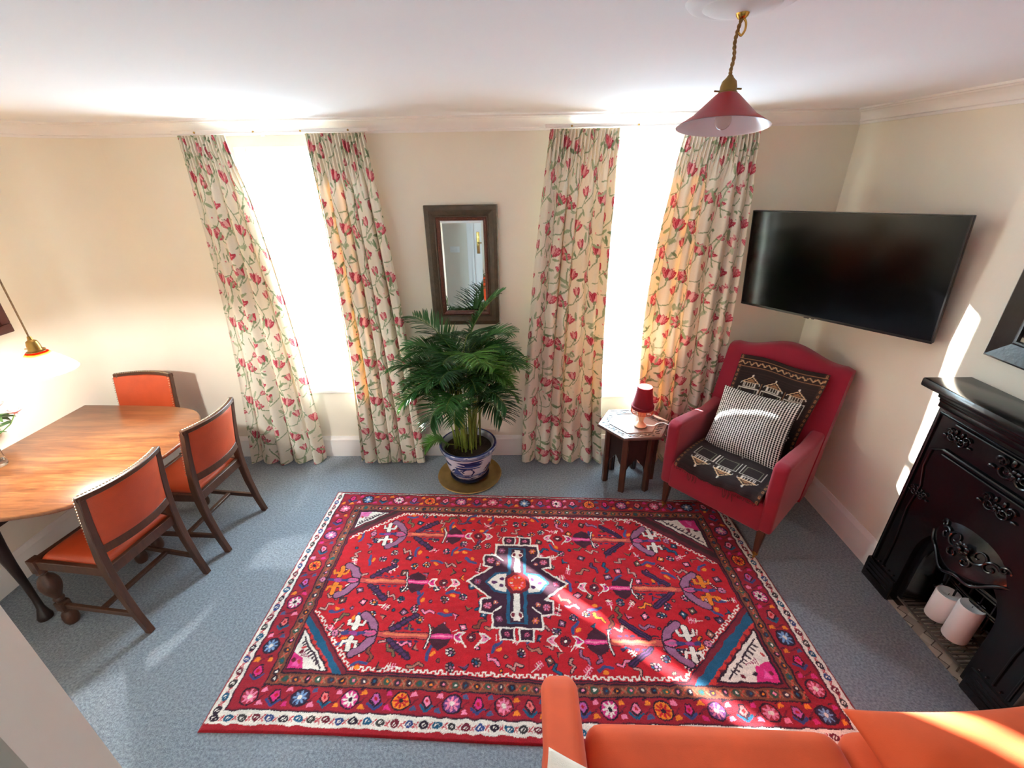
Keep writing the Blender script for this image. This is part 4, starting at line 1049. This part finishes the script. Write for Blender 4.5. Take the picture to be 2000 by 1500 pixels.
# shaped back: scrolled top, leaning
def back_y(z): return .50 + (z - .35) * .33
xsb = np.linspace(-.035, Wc + .035, 41)
def topz(x):
    u = abs((x - Wc / 2) / (Wc / 2 + .035))
    return 1.035 + .065 * (math.cos(min(1, u / .80) * PI) * .5 + .5) * 1.0 - .012 * max(0, u - .9) * 10
b = MB(); fr_, bk_ = [], []
for x in xsb:
    u = abs((x - Wc / 2) / (Wc / 2 + .035)); inset = 0
    tz = topz(x); zs = [.21, .35, .5, .65, .8, .92, tz - .03, tz - .008, tz]
    fr_.append([b.bm.verts.new((x, back_y(z) + (.0 if i < 6 else (.0, .012, .035)[i - 6]) - .012 * (1 - u ** 4), z)) for i, z in enumerate(zs)])
    bk_.append([b.bm.verts.new((x, back_y(z) + .105 - (.0 if i < 6 else (.0, .012, .035)[i - 6]), z)) for i, z in enumerate(zs)])
for G, fl in ((fr_, 0), (bk_, 1)):
    for p, q in zip(G, G[1:]):
        for i in range(8): b.bm.faces.new((p[i], q[i], q[i + 1], p[i + 1]))
for p, q, r_, s_ in zip(fr_, fr_[1:], bk_, bk_[1:]):
    b.bm.faces.new((p[8], q[8], s_[8], r_[8])); b.bm.faces.new((p[0], q[0], s_[0], r_[0]))
for p, r_ in ((fr_[0], bk_[0]), (fr_[-1], bk_[-1])):
    for i in range(8): b.bm.faces.new((p[i], p[i + 1], r_[i + 1], r_[i]))
b.build('backrest', m_red, AC, angle=60)
for x, y, sy in ((.022, .03, -1), (Wc - .022, .03, -1), (.03, .70, 1), (Wc - .03, .70, 1)):
    b = MB(); b.rail([(x, y, .24), (x, y + sy * .008, .13), (x, y + sy * .014, .055)], [(.050, .050), (.038, .038), (.027, .027)], upv=(0, 1, 0)); o = b.build('leg', m_darkwood, AC)
    MB().lathe([(0, .062), (.016, .062), (.017, .040), (.012, .034), (0, .034)], (x, y + sy * .014, 0), 16).sph((x, y + sy * .020, .024), .0135, (.6, 1, 1), 14, 8).build('castor', m_brass, o)

# woven throw over back and seat
def throw_paint():
    P = Paint(0, .56, 0, 1.22, .0024, (34, 20, 22)); rg = random.Random(9); CR, OC, MR = (216, 206, 196), (150, 104, 70), (64, 26, 28)
    for i in range(60):
        for y in (rg.uniform(0, 1.22),): P.rect(0, y, .56, y + .004, (44, 28, 28))
    P.rect(0, 0, .03, 1.22, (52, 36, 32)); P.rect(.53, 0, .56, 1.22, (52, 36, 32))
    for y in np.arange(.01, 1.22, .035):
        for x in (.014, .546): P.ell(x, y, .008, .011, 0, OC); P.ell(x, y, .004, .005, 0, MR)
    for y0 in (1.13,):
        for w, yy in ((.006, 0), (.006, .055)): P.rect(.0, y0 + yy, .56, y0 + yy + w, OC)
        pts = [(x, y0 + .018 + (.022 if k % 2 else 0)) for k, x in enumerate(np.arange(.0, .57, .022))]; P.line(pts, .006, (186, 150, 110))
        for k, x in enumerate(np.arange(.011, .57, .044)): P.ell(x, y0 + .034, .007, .006, 0, OC)
    def temple(cx, y, s):
        q = lambda u, v: (cx + u, y + s * v)
        P.poly([q(-.055, 0), q(.055, 0), q(.055, .05), q(-.055, .05)], (50, 40, 34)); P.line([q(-.068, -.10), q(-.068, .0), q(.068, .0), q(.068, -.10)], .006, CR)
        P.line([q(-.05, .0), q(-.05, -.09), q(.05, -.09), q(.05, 0)], .004, (130, 130, 110))
        P.line([q(-.042, .045), q(-.042, .012), q(.042, .012), q(.042, .045)], .004, CR)
        for k in range(5): P.line([q(-.034 + .017 * k, .014), q(-.034 + .017 * k, .042)], .005, CR)
        P.line([q(-.058, .042), q(0, .085), q(.058, .042), q(-.058, .042)], .005, (226, 190, 150)); P.poly([q(-.03, .05), q(0, .072), q(.03, .05)], OC); P.ell(*q(0, .094), .007, .008, 0, CR)
        P.line([q(-.058, .042), q(-.064, .030)], .005, CR); P.line([q(.058, .042), q(.064, .030)], .005, CR)
    for cx in (.125, .28, .435): temple(cx, .98, 1); temple(cx, .15, -1)
    for cx in (.2, .36): P.line([(cx, .96), (cx, 1.03)], .004, OC); P.rect(cx - .03, .86, cx + .03, .90, MR)
    for k in range(120): P.ell(rg.uniform(.05, .51), rg.uniform(.32, .82), .004, .006, 0, (OC, MR, CR)[k % 3])
    return P
TP = throw_paint(); m_throw = mat('woven_kilim', (40, 26, 26), .95, attr='pattern', bump=.3, bscale=300)
ns, nu = 300, 130
path = [(-.024, .415), (-.018, .435), (.0, .455), (.05, .470), (.15, .484), (.30, .475), (.42, .452), (.482, .462), (.508, .52), (.545, .62), (.60, .78), (.655, .95), (.668, .995)]
pth = catmull([(y, z, 0) for y, z in path], 24, False); pa = np.array(pth)[:, :2]; ds = np.r_[0, np.cumsum(np.hypot(*np.diff(pa, axis=0).T))]; tot = ds[-1]
tq = np.linspace(0, 1, ns); yy = np.interp(tq * tot, ds, pa[:, 0]); zz = np.interp(tq * tot, ds, pa[:, 1])
U, Tg = np.meshgrid(np.linspace(0, 1, nu), tq)
Yg = np.repeat(yy[:, None], nu, 1); Zg = np.repeat(zz[:, None], nu, 1)
Yg = Yg - .010 - .006 * np.sin(U * 7 + Tg * 9) * (Tg > .4); Zg = Zg + .005 * np.sin(U * 9 + Tg * 5) + .004
hem = np.clip((.08 - Tg) / .08, 0, 1); Yg = Yg - hem * .004 * np.sin(U * 40); Zg = Zg - hem * (.012 * np.sin(U * 6) + .012 * U)
wd = .50 + .02 * np.cos(Tg * 6); Xg = Wc / 2 + .005 + (U - .5) * wd + .010 * np.sin(Tg * 8)
col = TP.sample(U * .559, Tg * 1.215) * (1 + .2 * (np.random.RandomState(5).rand(ns, nu, 1) - .5))
o = grid_obj('woven_throw', Xg, Yg, Zg, m_throw, colors=col); solid(o, .006, 1)
o.location = AC.location; o.rotation_euler = AC.rotation_euler
tag(o, 'dark woven throw with white temple motifs draped over the red armchair', 'throw')
b = MB(); rg = random.Random(3)
for k in range(46):
    u = k / 45; x = Wc / 2 + (u - .5) * .50; 
    if .16 < u < .3 or .62 < u < .74: L_ = .06
    else: L_ = .018
    b.tube([(x, -.032, .412), (x + rg.uniform(-.006, .006), -.036, .412 - L_ * .5), (x + rg.uniform(-.01, .01), -.034, .412 - L_)], .0022, 5)
fr = b.build('fringe', mat('fringe_wool', (96, 36, 34), .9, noise=.4, nscale=60), o)

# houndstooth cushion
def pillow(name, w, h, th, m, colfn=None, n=(150, 120), seed=0, parent=None, pinch=.10):
    nx, ny = n; u = np.linspace(-1, 1, nx); v = np.linspace(-1, 1, ny); Ug, Vg = np.meshgrid(u, v)
    shrink = lambda q: 1 - pinch * (1 - np.abs(q) ** 2.0)
    Xp = Ug * w / 2 * shrink(Vg); Yp = Vg * h / 2 * shrink(Ug)
    f = np.clip((1 - np.abs(Ug) ** 2.6), 0, 1) ** .62 * np.clip((1 - np.abs(Vg) ** 2.6), 0, 1) ** .62
    wr = smooth_noise(Ug + 3, Vg + 3, .35, seed) * .018 * f
    zt = th / 2 * f + wr; zb = -th / 2 * f + wr * .3
    o = None; cols = colfn(Ug * w / 2, Vg * h / 2) if colfn else None
    # top and bottom sheets in one mesh
    X2 = np.vstack([Xp, Xp[::-1]]); Y2 = np.vstack([Yp, Yp[::-1]]); Z2 = np.vstack([zt, zb[::-1]])
    c2_ = np.vstack([cols, cols[::-1]]) if cols is not None else None
    o = grid_obj(name, X2, Y2, Z2, m, parent, colors=c2_)
    bm = bmesh.new(); bm.from_mesh(o.data); bmesh.ops.remove_doubles(bm, verts=bm.verts[:], dist=1e-5); bmesh.ops.recalc_face_normals(bm, faces=bm.faces[:]); bm.to_mesh(o.data); bm.free()
    return o
def hound(x, y):
    fi = x / .0150 - np.floor(x / .0150); fj = y / .0125 - np.floor(y / .0125)
    k = np.abs(fi - .5 - .16 * (fj - .5)) < .17 + .17 * (np.abs(fj - .5) < .26)
    c = np.empty(x.shape + (3,), np.float32); c[:] = lin((236, 232, 226)); c[k] = lin((16, 14, 16)); return c
m_hound = mat('houndstooth_cotton', (230, 228, 222), .9, attr='pattern', bump=.1, bscale=300)
cu = pillow('cushion', .47, .44, .15, m_hound, hound, (340, 300), 4, pinch=.07)
cu.matrix_world = AC.matrix_world
Mloc = Matrix.Translation((.966, 2.443, 0)) @ Matrix.Rotation(math.atan2(-.739, .674), 4, 'Z') @ Matrix.Translation((Wc / 2 - .005, .375, .645)) @ Matrix.Rotation(math.radians(-4), 4, 'Y') @ Matrix.Rotation(math.radians(56), 4, 'X')
cu.matrix_world = Mloc
tag(cu, 'black and white houndstooth cushion leaning on the back of the red armchair', 'cushion')

# ------------------------------------------------------------------ television
a_tv, b_tv, g_tv = -1.063, -.064, .040
axx = Vector((math.cos(a_tv), math.sin(a_tv), 0)); nrm = Vector((-math.sin(a_tv), math.cos(a_tv), 0))
upv = Vector((0, 0, 1)) * math.cos(b_tv) + nrm * math.sin(b_tv)
ax2 = axx * math.cos(g_tv) + upv * math.sin(g_tv); up2 = upv * math.cos(g_tv) - axx * math.sin(g_tv); n2_ = ax2.cross(up2)
tv = empty('television', cat='television', label='wide black flat-screen television tilted on a bracket across the far right corner')
Mt = Matrix.Identity(4)
for i in range(3): Mt[i][0] = ax2[i]; Mt[i][1] = up2[i]; Mt[i][2] = n2_[i]; Mt[i][3] = (1.7316, 2.5178, 1.617)[i]
tv.matrix_world = Mt
w, h = .52, .295
MB().box((-w, -h, -.030), (w, h, -.004), .004).box((-w, -h, -.004), (w, -h + .014, .003), .002).box((-w, h - .006, -.004), (w, h, .002)).box((-w, -h, -.004), (-w + .006, h, .002)).box((w - .006, -h, -.004), (w, h, .002)).box((-.30, -.2, -.065), (.30, .16, -.03), .01).build('casing', m_black, tv)
MB().box((-w + .006, -h + .014, -.003), (w - .006, h - .006, .0005)).build('screen', m_screen, tv, smooth=False)
MB().box((-.10, -h - .007, -.010), (-.07, -h, .0), .002).box((-.055, -h - .005, -.008), (-.04, -h, .0), .001).build('sensor', m_black, tv)
MB().box((-.10, -.10, -.085), (.10, .10, -.065), .003).tube([(0, 0, -.075), (.01, 0, -.20), (0, 0, -.345)], .018, 12).build('wall_bracket', m_black, tv)

# ------------------------------------------------------------------ framed picture on the right wall
rp = empty('picture_frame', (XR, 1.50, 1.86), 0, 'large picture in a wide black frame above the fireplace, cut by the frame edge', 'picture')
prm = Matrix.Rotation(-PI / 2, 4, 'Z')
b = frame_mb(.66, .95, [(0, .002), (0, .030), (.008, .036), (.075, .016), (.082, .020), (.090, .020), (.092, .012), (.092, .004)])
bmesh.ops.transform(b.bm, matrix=prm, verts=b.bm.verts[:])
b.build('frame', mat('black_lacquer_frame', (30, 24, 26), .3, noise=.4, nscale=25, bump=.1, bscale=50), rp, angle=15)
PT = Paint(-.25, .25, -.4, .4, .005, (60, 34, 40)); rg = random.Random(12)
for k in range(60): PT.ell(rg.uniform(-.25, .25), rg.uniform(-.4, .4), rg.uniform(.02, .07), rg.uniform(.02, .06), rg.random() * 3, rg.choice([(130, 40, 34), (40, 30, 50), (190, 120, 60), (70, 84, 110), (220, 214, 200), (90, 40, 44), (40, 60, 50)]))
U, V = np.meshgrid(np.linspace(-.242, .242, 100), np.linspace(-.388, .388, 160))
grid_obj('painting', 0 * U - .006, -U, V, mat('painted_canvas', (100, 60, 60), .35, attr='pattern'), rp, colors=PT.sample(U, V))

# ------------------------------------------------------------------ fireplace
XF = 1.985
fp = empty('fireplace', (XF, 1.478, 0), 0, 'ornate black cast-iron fireplace with a projecting mantel shelf on the right wall', 'fireplace')
Y0, Y1 = 1.083 - 1.478, 1.873 - 1.478            # local y range; local x grows into the wall
OA, OB, OZ = -.225, .215, .60                      # opening
b = MB()
def plate(poly_o, poly_i, x0, x1, bb):
    """frame-like plate between two outlines of equal length (y, z)"""
    R_ = [[bb.bm.verts.new((x, y, z)) for y, z in pl_] for x, pl_ in ((x1, poly_o), (x0, poly_o), (x0, poly_i), (x1, poly_i))]
    n = len(poly_o)
    for a, c in zip(R_, R_[1:]):
        for k in range(n - 1): bb.bm.faces.new((a[k], a[k + 1], c[k + 1], c[k]))
        
def arch_pts(ya, yb, zs, ztop, n=16):
    pts = [(ya, 0), (ya, zs)]
    for k in range(1, n): 
        a = PI * k / n; pts.append(((ya + yb) / 2 - (yb - ya) / 2 * math.cos(a), zs + (ztop - zs) * math.sin(a) ** .8))
    return pts + [(yb, zs), (yb, 0)]
inner = arch_pts(OA, OB, .34, OZ)
outer = [(Y0, 0), (Y0, .34)] + [(float(y), float(z)) for y, z in zip(np.interp(range(1, 16), [1, 5, 11, 15], [Y0, Y0, Y1, Y1]), np.interp(range(1, 16), [1, 5, 11, 15], [.5, 1.15, 1.15, .5]))] + [(Y1, .34), (Y1, 0)]
plate(outer, inner, 0, .065, b)
b.build('surround', m_iron, fp, angle=30)
mid = arch_pts(OA + .035, OB - .035, .30, OZ - .06)
b = MB(); plate(inner, mid, .03, .055, b)
far_ = arch_pts(OA + .07, OB - .07, .20, .40)
R_ = [[b.bm.verts.new((x, y, z)) for y, z in pl_] for x, pl_ in ((.045, mid), (.40, far_))]
for k in range(len(mid) - 1): b.bm.faces.new((R_[0][k], R_[0][k + 1], R_[1][k + 1], R_[1][k]))
b.bm.faces.new(R_[1]); b.build('firebox', m_iron, fp, angle=30)
MB().box((-.01, Y0 - .012, 0), (.05, OA - .002, .135), .006).build('plinth', m_iron, fp); MB().box((-.01, OB + .002, 0), (.05, Y1 + .012, .135), .006).build('plinth', m_iron, fp)
b = MB()
MB().box((-.155, Y0 - .085, 1.225), (.065, Y1 - .015 + .0, 1.265), .008).build('mantel_shelf', m_iron, fp)
b.box((-.10, Y0 - .03, 1.185), (.065, Y1 - .06, 1.225), .006).box((-.055, Y0, 1.15), (.065, Y1 - .03, 1.19), .006).box((-.018, Y0 + .0, 1.105), (.065, Y1, 1.155), .006)
b.build('mantel_moulding', m_iron, fp)
def yz(pts, x=-.004): return [(x, y, z) for y, z in pts]
b = MB()                                                # raised lines
for z, r in ((1.065, .006), (.930, .009), (.905, .005)): b.tube(yz([(OA - .06, z), (OB + .07, z)]), r, 8)
b.tube(yz([(OB + .07, .93), (OB + .125, .90), (OB + .13, .80), (OB + .10, .70), (OB + .115, .55), (OB + .10, .35), (OB + .10, .15)]), .005, 8)
b.tube(yz([(OA - .06, .93), (OA - .115, .90), (OA - .12, .80), (OA - .09, .70), (OA - .105, .55), (OA - .09, .35), (OA - .09, .15)]), .005, 8)
b.tube(yz([(Y1 - .02, .15), (Y1 - .02, 1.08), (Y0 + .02, 1.08), (Y0 + .02, .15)]), .006, 8)
b.build('raised_moulding', m_iron, fp)
def scroll(c, r, turns, s, sx=1, x=-.006):
    out = []
    for k in range(26):
        t = k / 25; a = s + turns * 2 * PI * t; rr = r * (1 - .82 * t); out.append((x - .004 * math.sin(PI * t), c[0] + sx * rr * math.cos(a), c[1] + rr * math.sin(a)))
    return out
def ornament(name, cy, cz, k):
    b = MB()
    for sx in (-1, 1):
        b.tube(scroll((cy + sx * .034 * k, cz), .030 * k, 1.4, PI, sx), [.006 * k * (1 - .6 * i / 25) for i in range(26)], 7)
        b.tube(scroll((cy + sx * .055 * k, cz + .026 * k), .022 * k, 1.2, 0, sx), [.005 * k * (1 - .6 * i / 25) for i in range(26)], 7)
        b.sph((-.006, cy + sx * .082 * k, cz - .010 * k), .010 * k, (.5, 1.4, .8), 12, 7); b.sph((-.006, cy + sx * .020 * k, cz + .040 * k), .011 * k, (.5, .8, 1.5), 12, 7)
    for q in range(6): b.sph((-.006, cy + .016 * k * math.cos(q * PI / 3), cz + .016 * k * math.sin(q * PI / 3)), .009 * k, (.6, 1, 1), 10, 6)
    b.sph((-.012, cy, cz), .008 * k, (.8, 1, 1), 12, 8)
    b.build(name, m_iron, fp)
ornament('floral_relief', OB + .04, 1.005, .75); ornament('floral_relief', OA - .03, 1.005, .75); ornament('floral_relief', -.01, 1.0, 1.15)
ornament('floral_relief', OB + .095, .655, .60); ornament('floral_relief', OA - .09, .655, .60); ornament('floral_relief', -.01, .835, .9)
# projecting hood with scrolled leaf relief
b = MB(); G = []
for i in range(25):
    t = i / 24; y = OA + .03 + (OB - OA - .06) * t; s_ = math.sin(PI * t)
    G.append([b.bm.verts.new((.03 - .085 * s_ ** .7 * f, y, z)) for z, f in ((.47 + .10 * (1 - s_), 1.0), (.50 + .09 * (1 - s_), .98), (.60, .70), (.68, .30), (.74, .0))])
for p, q in zip(G, G[1:]):
    for k in range(4): b.bm.faces.new((p[k], q[k], q[k + 1], p[k + 1]))
hd = b.build('hood', m_iron, fp, angle=60); solid(hd, .008)
b = MB()
edge_h = [(.022 - .085 * math.sin(PI * t) ** .7, OA + .03 + (OB - OA - .06) * t, .47 + .10 * (1 - math.sin(PI * t)) + .012 * math.sin(t * PI * 6)) for t in np.linspace(.02, .98, 40)]
b.tube(edge_h, .007, 8); b.build('hood_rim', m_iron, hd)
b = MB()
for sx in (-1, 1):
    for (cy, cz, r, t0, tn) in ((.055, .615, .042, PI, 1.3), (.105, .60, .030, .5, 1.2), (.03, .56, .026, 2.2, -1.2), (.14, .625, .020, 0, 1.1)):
        pts = []
        for k in range(26):
            t = k / 25; a = t0 + tn * 2 * PI * t; rr = r * (1 - .8 * t); y = -.005 + sx * (cy + rr * math.cos(a)); z = cz + rr * math.sin(a); tt_ = min(max((y - OA - .03) / (OB - OA - .06), 0.02), .98)
            pts.append((.03 - .085 * math.sin(PI * tt_) ** .7 * float(np.interp(z, [.47, .50, .60, .68, .74], [1, .98, .70, .30, 0])) - .010, y, z))
        b.tube(pts, [.0065 * (1 - .6 * i / 25) for i in range(26)], 7)
for k in range(7):
    a = k * 2 * PI / 7; b.sph((-.048, -.005 + .020 * math.cos(a), .61 + .020 * math.sin(a)), .012, (.6, 1, 1), 10, 6)
b.sph((-.058, -.005, .61), .011, (1, 1, 1), 12, 8)
b.build('leaf_relief', m_iron, hd)
# grate with front bars and bracket legs
gr = MB()
GX = .20
for z, r in ((.385, .010), (.365, .006), (.30, .007), (.285, .004)): gr.tube([(-.045, -.16, z), (-.060, 0.0, z), (-.045, .15, z)], r, 8)
for y in np.linspace(-.14, .13, 6): gr.tube([(-.050, y, .20), (-.054, y, .385)], .005, 6)
gr.tube([(-.05, -.155, .385), (.10, -.13, .385)], .009, 8).tube([(-.05, .145, .385), (.10, .12, .385)], .009, 8)
gr.box((-.04, -.14, .195), (.12, .13, .21), .004)
o = gr.build('grate', m_iron, fp); o.location = (GX, 0, -.02)
for s in (-.15, .14): MB().tube([(-.05, s, .385), (-.058, s, .30), (-.048, s, .24), (-.075, s, .21), (-.088, s, .225)], [.008, .010, .008, .009, .006], 8).build('grate_bracket', m_iron, o)
for ya, yb in ((Y0 + .01, OA - .02), (OB + .02, Y1 - .01)):
    b = MB()
    for i in range(3): b.box((-.014, ya, .045 + .028 * i), (-.008, yb, .055 + .028 * i), .002)
    for i in range(5): b.sph((-.006, ya + .01 + (yb - ya - .02) * i / 4, .155), .006, (.7, 1, 1), 8, 6)
    b.build('plinth_fluting', m_iron, fp)
# hearth tiles
HP = Paint(-.3, .6, -.3, .3, .002, (52, 44, 40)); rg = random.Random(6)
for i in range(-8, 16):
    for j in range(-12, 12):
        tw, tl = .046, .138
        cx, cy = i * tw, j * tw * 2
        for (px_, py_, horiz) in ((cx + (j % 2) * 0 + i % 2 * 0, cy + i * tw, True), (cx, cy + i * tw + tw, False)):
            c = rg.choice([(186, 176, 160), (170, 160, 146), (198, 190, 176), (160, 150, 138)])
            u0, v0 = px_, py_
            if horiz: q = [(u0 + .002, v0 + .002), (u0 + tw * 2 - .002, v0 + .002), (u0 + tw * 2 - .002, v0 + tw - .002), (u0 + .002, v0 + tw - .002)]
            else: q = [(u0 + .002, v0 + .002), (u0 + tw - .002, v0 + .002), (u0 + tw - .002, v0 + tw * 2 - .002), (u0 + .002, v0 + tw * 2 - .002)]
            ca = math.cos(.5); sa = math.sin(.5); HP.poly([(x * ca - y * sa, x * sa + y * ca) for x, y in q], c)
U, V = np.meshgrid(np.linspace(0, .41, 210), np.linspace(-.232, .222, 230))
o = grid_obj('hearth_tiles', U, V, U * 0 + .006, mat('glazed_tile', (180, 170, 156), .4, attr='pattern'), fp, colors=HP.sample(U, V), smooth=False)

# candle rack and two pillar candles
rk = tag(MB().box((0, 0, 0), (.001, .001, .001)).build('candle_rack', m_iron), 'slatted iron candle rack standing on the hearth tiles', 'candle rack')
bm = bmesh.new()
b = MB(); b.bm.free(); b.bm = bm
RXa, RXb, RYa, RYb, RZt = 2.015, 2.195, 1.305, 1.675, .050
for p0, p1 in (((RXa, RYa), (RXa, RYb)), ((RXb, RYa), (RXb, RYb)), ((RXa, RYa), (RXb, RYa)), ((RXa, RYb), (RXb, RYb))): b.bar((*p0, RZt), (*p1, RZt), .014, .007)
for i in range(17):
    y = RYa + .018 + (RYb - RYa - .036) * i / 16; b.bar((RXa, y + .0, RZt), (RXb, y - .0, RZt), .009, .005)
for x in (RXa + .004, RXb - .004):
    for y in (RYa + .004, RYb - .004): b.tube([(x, y, RZt), (x, y, .008)], .004, 6)
me = bpy.data.meshes.new('candle_rack'); bmesh.ops.recalc_face_normals(bm, faces=bm.faces[:]); bm.to_mesh(me); bm.free(); me.materials.append(mat('grey_iron', (92, 84, 76), .5, metal=.3)); rk.data = me
def candle(x, y, hgt, lab):
    o = tag(MB().lathe([(0, 0), (.048, 0), (.050, .004), (.050, hgt - .006), (.046, hgt), (.036, hgt - .002), (.016, hgt - .010), (0, hgt - .013)], seg=40).build('candle', m_wax, loc=(x, y, RZt + .0045)), lab, 'candle', 'pillar candles on the hearth')
    MB().tube([(0, 0, hgt - .013), (.001, 0, hgt - .002)], .0014, 6).build('wick', m_black, o)
candle(2.118, 1.562, .165, 'shorter white pillar candle, the one farther from the sofa on the rack')
candle(2.110, 1.450, .215, 'taller white pillar candle, the one nearer the sofa on the rack')

# ------------------------------------------------------------------ ceiling pendant on the right
cp_ = empty('pendant_lamp', (.436, 1.10, 0), 0, 'unlit ceiling pendant with a red cone shade, white inside, on a twisted gold cord', 'lamp')
MB().lathe([(0, ZC - .022), (.035, ZC - .022), (.06, ZC - .018), (.072, ZC - .012), (.085, ZC - .014), (.098, ZC - .008), (.105, ZC), (0, ZC)], seg=64).build('ceiling_rose', m_ceil, cp_)
b = MB().lathe([(0, ZC - .032), (.007, ZC - .031), (.011, ZC - .027), (.013, ZC - .021), (0, ZC - .021)], (.004, 0, 0), 20)
hk = [(.006, 0, ZC - .028), (.013, 0, ZC - .036), (.014, 0, ZC - .048), (.008, 0, ZC - .057), (.001, 0, ZC - .052)]
b.tube(catmull(hk, 6, False), .0022, 8).build('hook', mat('polished_brass', (212, 164, 84), .2, metal=1.0), cp_)
pc = catmull([(.004, 0, ZC - .028), (.000, .0, ZC - .048), (-.002, 0, ZC - .070), (.001, 0, ZC - .092), (-.001, 0, ZC - .115), (0, 0, 2.306)], 10, False)
b = MB(); tw = []
for s in (0, PI): b.tube([(p[0] + .0018 * math.cos(i * .8 + s), p[1] + .0018 * math.sin(i * .8 + s), p[2]) for i, p in enumerate(pc)], .0022, 6)
b.build('cord', mat('gold_twisted_cord', (150, 112, 58), .6, noise=.3, nscale=120), cp_)
z0 = 2.308
MB().lathe([(0, z0), (.005, z0 - .001), (.008, z0 - .006), (.014, z0 - .012), (.0165, z0 - .022), (.0165, z0 - .030), (.019, z0 - .032), (.019, z0 - .036), (0, z0 - .036)], seg=24).tube([(.016, 0, z0 - .024), (.027, 0, z0 - .024)], .0018, 6).tube([(-.016, 0, z0 - .030), (-.028, 0, z0 - .030)], .0018, 6).build('lampholder', mat('brass_holder', (150, 122, 70), .4, metal=.9), cp_)
zt = z0 - .034; zb = 2.214
m_shr = mat('red_enamel', (166, 10, 22), .34, spec=.3); m_shw = mat('white_enamel', (226, 222, 232), .25)
MB().lathe([(.012, zt + .001), (.020, zt), (.024, zt - .003), (.064, zb + .018), (.0905, zb + .001), (.092, zb)], seg=64).build('lamp_shade', m_shr, cp_, angle=60)
MB().lathe([(.093, zb - .001), (.0915, zb - .0005), (.089, zb + .0005), (.063, zb + .0165), (.023, zt - .0045), (.012, zt - .001)], seg=64).build('shade_lining', m_shw, cp_, angle=60)
m_cb = mat('clear_bulb', (250, 240, 230), .05, spec=.6); bs = m_cb.node_tree.nodes['Principled BSDF']; bs.inputs['Transmission Weight'].default_value = .9; bs.inputs['IOR'].default_value = 1.2
MB().sph((0, 0, zb + .012), .0165, (1, 1, 1.1), 20, 12).build('bulb', m_cb, cp_)
MB().tube([(0, 0, zt - .005), (0, 0, zb + .022)], .008, 12).build('bulb_cap', mat('copper_cap', (200, 140, 90), .3, metal=.8), cp_)
tilt = Matrix.Translation((0, 0, z0)) @ Matrix.Rotation(math.radians(-8), 4, Vector((.93, -.36, 0))) @ Matrix.Translation((0, 0, -z0))
for o in cp_.children:
    if o.name.split('.')[0] in ('lampholder', 'lamp_shade', 'shade_lining', 'bulb', 'bulb_cap'): o.matrix_local = tilt

# ------------------------------------------------------------------ sofa in the foreground
sf = empty('sofa', (1.0, .45, 0), 0, 'orange velvet sofa seen from above and behind, its arm reaching onto the rug', 'sofa')
def soft_box(name, lo, hi, rnd, puff, m, parent, n=26, seed=0, warp=None):
    lo = Vector(lo); hi = Vector(hi); c = (lo + hi) / 2; hs = (hi - lo) / 2
    bm = bmesh.new(); bmesh.ops.create_cube(bm, size=2.0); bmesh.ops.subdivide_edges(bm, edges=bm.edges[:], cuts=n, use_grid_fill=True)
    for v in bm.verts:
        p = v.co.copy(); q = Vector([p[i] * hs[i] for i in range(3)])
        inn = Vector([max(-(hs[i] - rnd), min(hs[i] - rnd, q[i])) for i in range(3)]); d = q - inn
        if d.length > 1e-7: q = inn + d.normalized() * rnd
        f = [1 - abs(p[i]) ** 2 for i in range(3)]
        q.z += math.copysign(puff, p.z) * f[0] * f[1] * (abs(p.z) > .99) * .9
        q.y += math.copysign(puff * .5, p.y) * f[0] * f[2] * (abs(p.y) > .99)
        q.x += math.copysign(puff * .4, p.x) * f[1] * f[2] * (abs(p.x) > .99)
        q = q + c
        if warp: q = warp(q)
        v.co = q
    for f in bm.faces: f.smooth = True
    me = bpy.data.meshes.new(name); bm.to_mesh(me); bm.free(); me.materials.append(m)
    o = bpy.data.objects.new(name, me); C.objects.link(o); o.parent = parent; return o
def arm_warp(q):
    t = (q.y - .48) / -.95; q = q.copy()
    if q.z > .2: q.z += max(0, t) * .20 * (q.z - .1) / .5
    q.x += .012 * math.sin(q.z * 6)
    return q
soft_box('armrest', (-.935, -.42, .05), (-.812, .492, .605), .042, .004, m_sofa, sf, warp=arm_warp)
soft_box('armrest', (.86, -.42, .05), (.985, .492, .605), .042, .004, m_sofa, sf, warp=arm_warp)
soft_box('base', (-.82, -.42, .06), (.87, .40, .30), .03, .003, m_sofa, sf, n=12)
soft_box('backrest', (-.90, -.44, .10), (.95, -.24, .80), .05, .01, m_sofa, sf, n=16)
soft_box('seat_cushion', (-.790, -.25, .29), (.040, .428, .455), .055, .016, m_sofa, sf, warp=lambda q: q - Vector((0, .030 * (q.x + .79), 0)) if q.y > 0 else q)
soft_box('seat_cushion', (.046, -.25, .29), (.86, .405, .455), .055, .016, m_sofa, sf)
for x in (-.84, .90):
    for y in (-.38, .44): MB().lathe([(0, 0), (.018, 0), (.026, .07), (0, .07)], (x, y, 0), 16).build('foot', m_darkwood, sf)
cu2 = pillow('cushion', .66, .50, .15, m_sofa, None, (70, 60), 7, pinch=.07)
cu2.matrix_world = Matrix.Translation((1.365, .610, .545)) @ Matrix.Rotation(.03, 4, 'Z') @ Matrix.Rotation(math.radians(4), 4, 'X')
tag(cu2, 'bright orange velvet scatter cushion with pointed corners, sunlit on the sofa seat', 'cushion')
cu3 = pillow('cushion', .42, .42, .13, mat('cream_linen', (222, 206, 188), .9, noise=.05, nscale=20, bump=.15, bscale=300), None, (60, 60), 9, pinch=.08)
cu3.matrix_world = Matrix.Translation((.205, .325, .87)) @ Matrix.Rotation(math.radians(-16), 4, 'Z') @ Matrix.Rotation(math.radians(6), 4, 'Y')
tag(cu3, 'plain cream linen cushion resting on the left arm of the orange sofa', 'cushion')
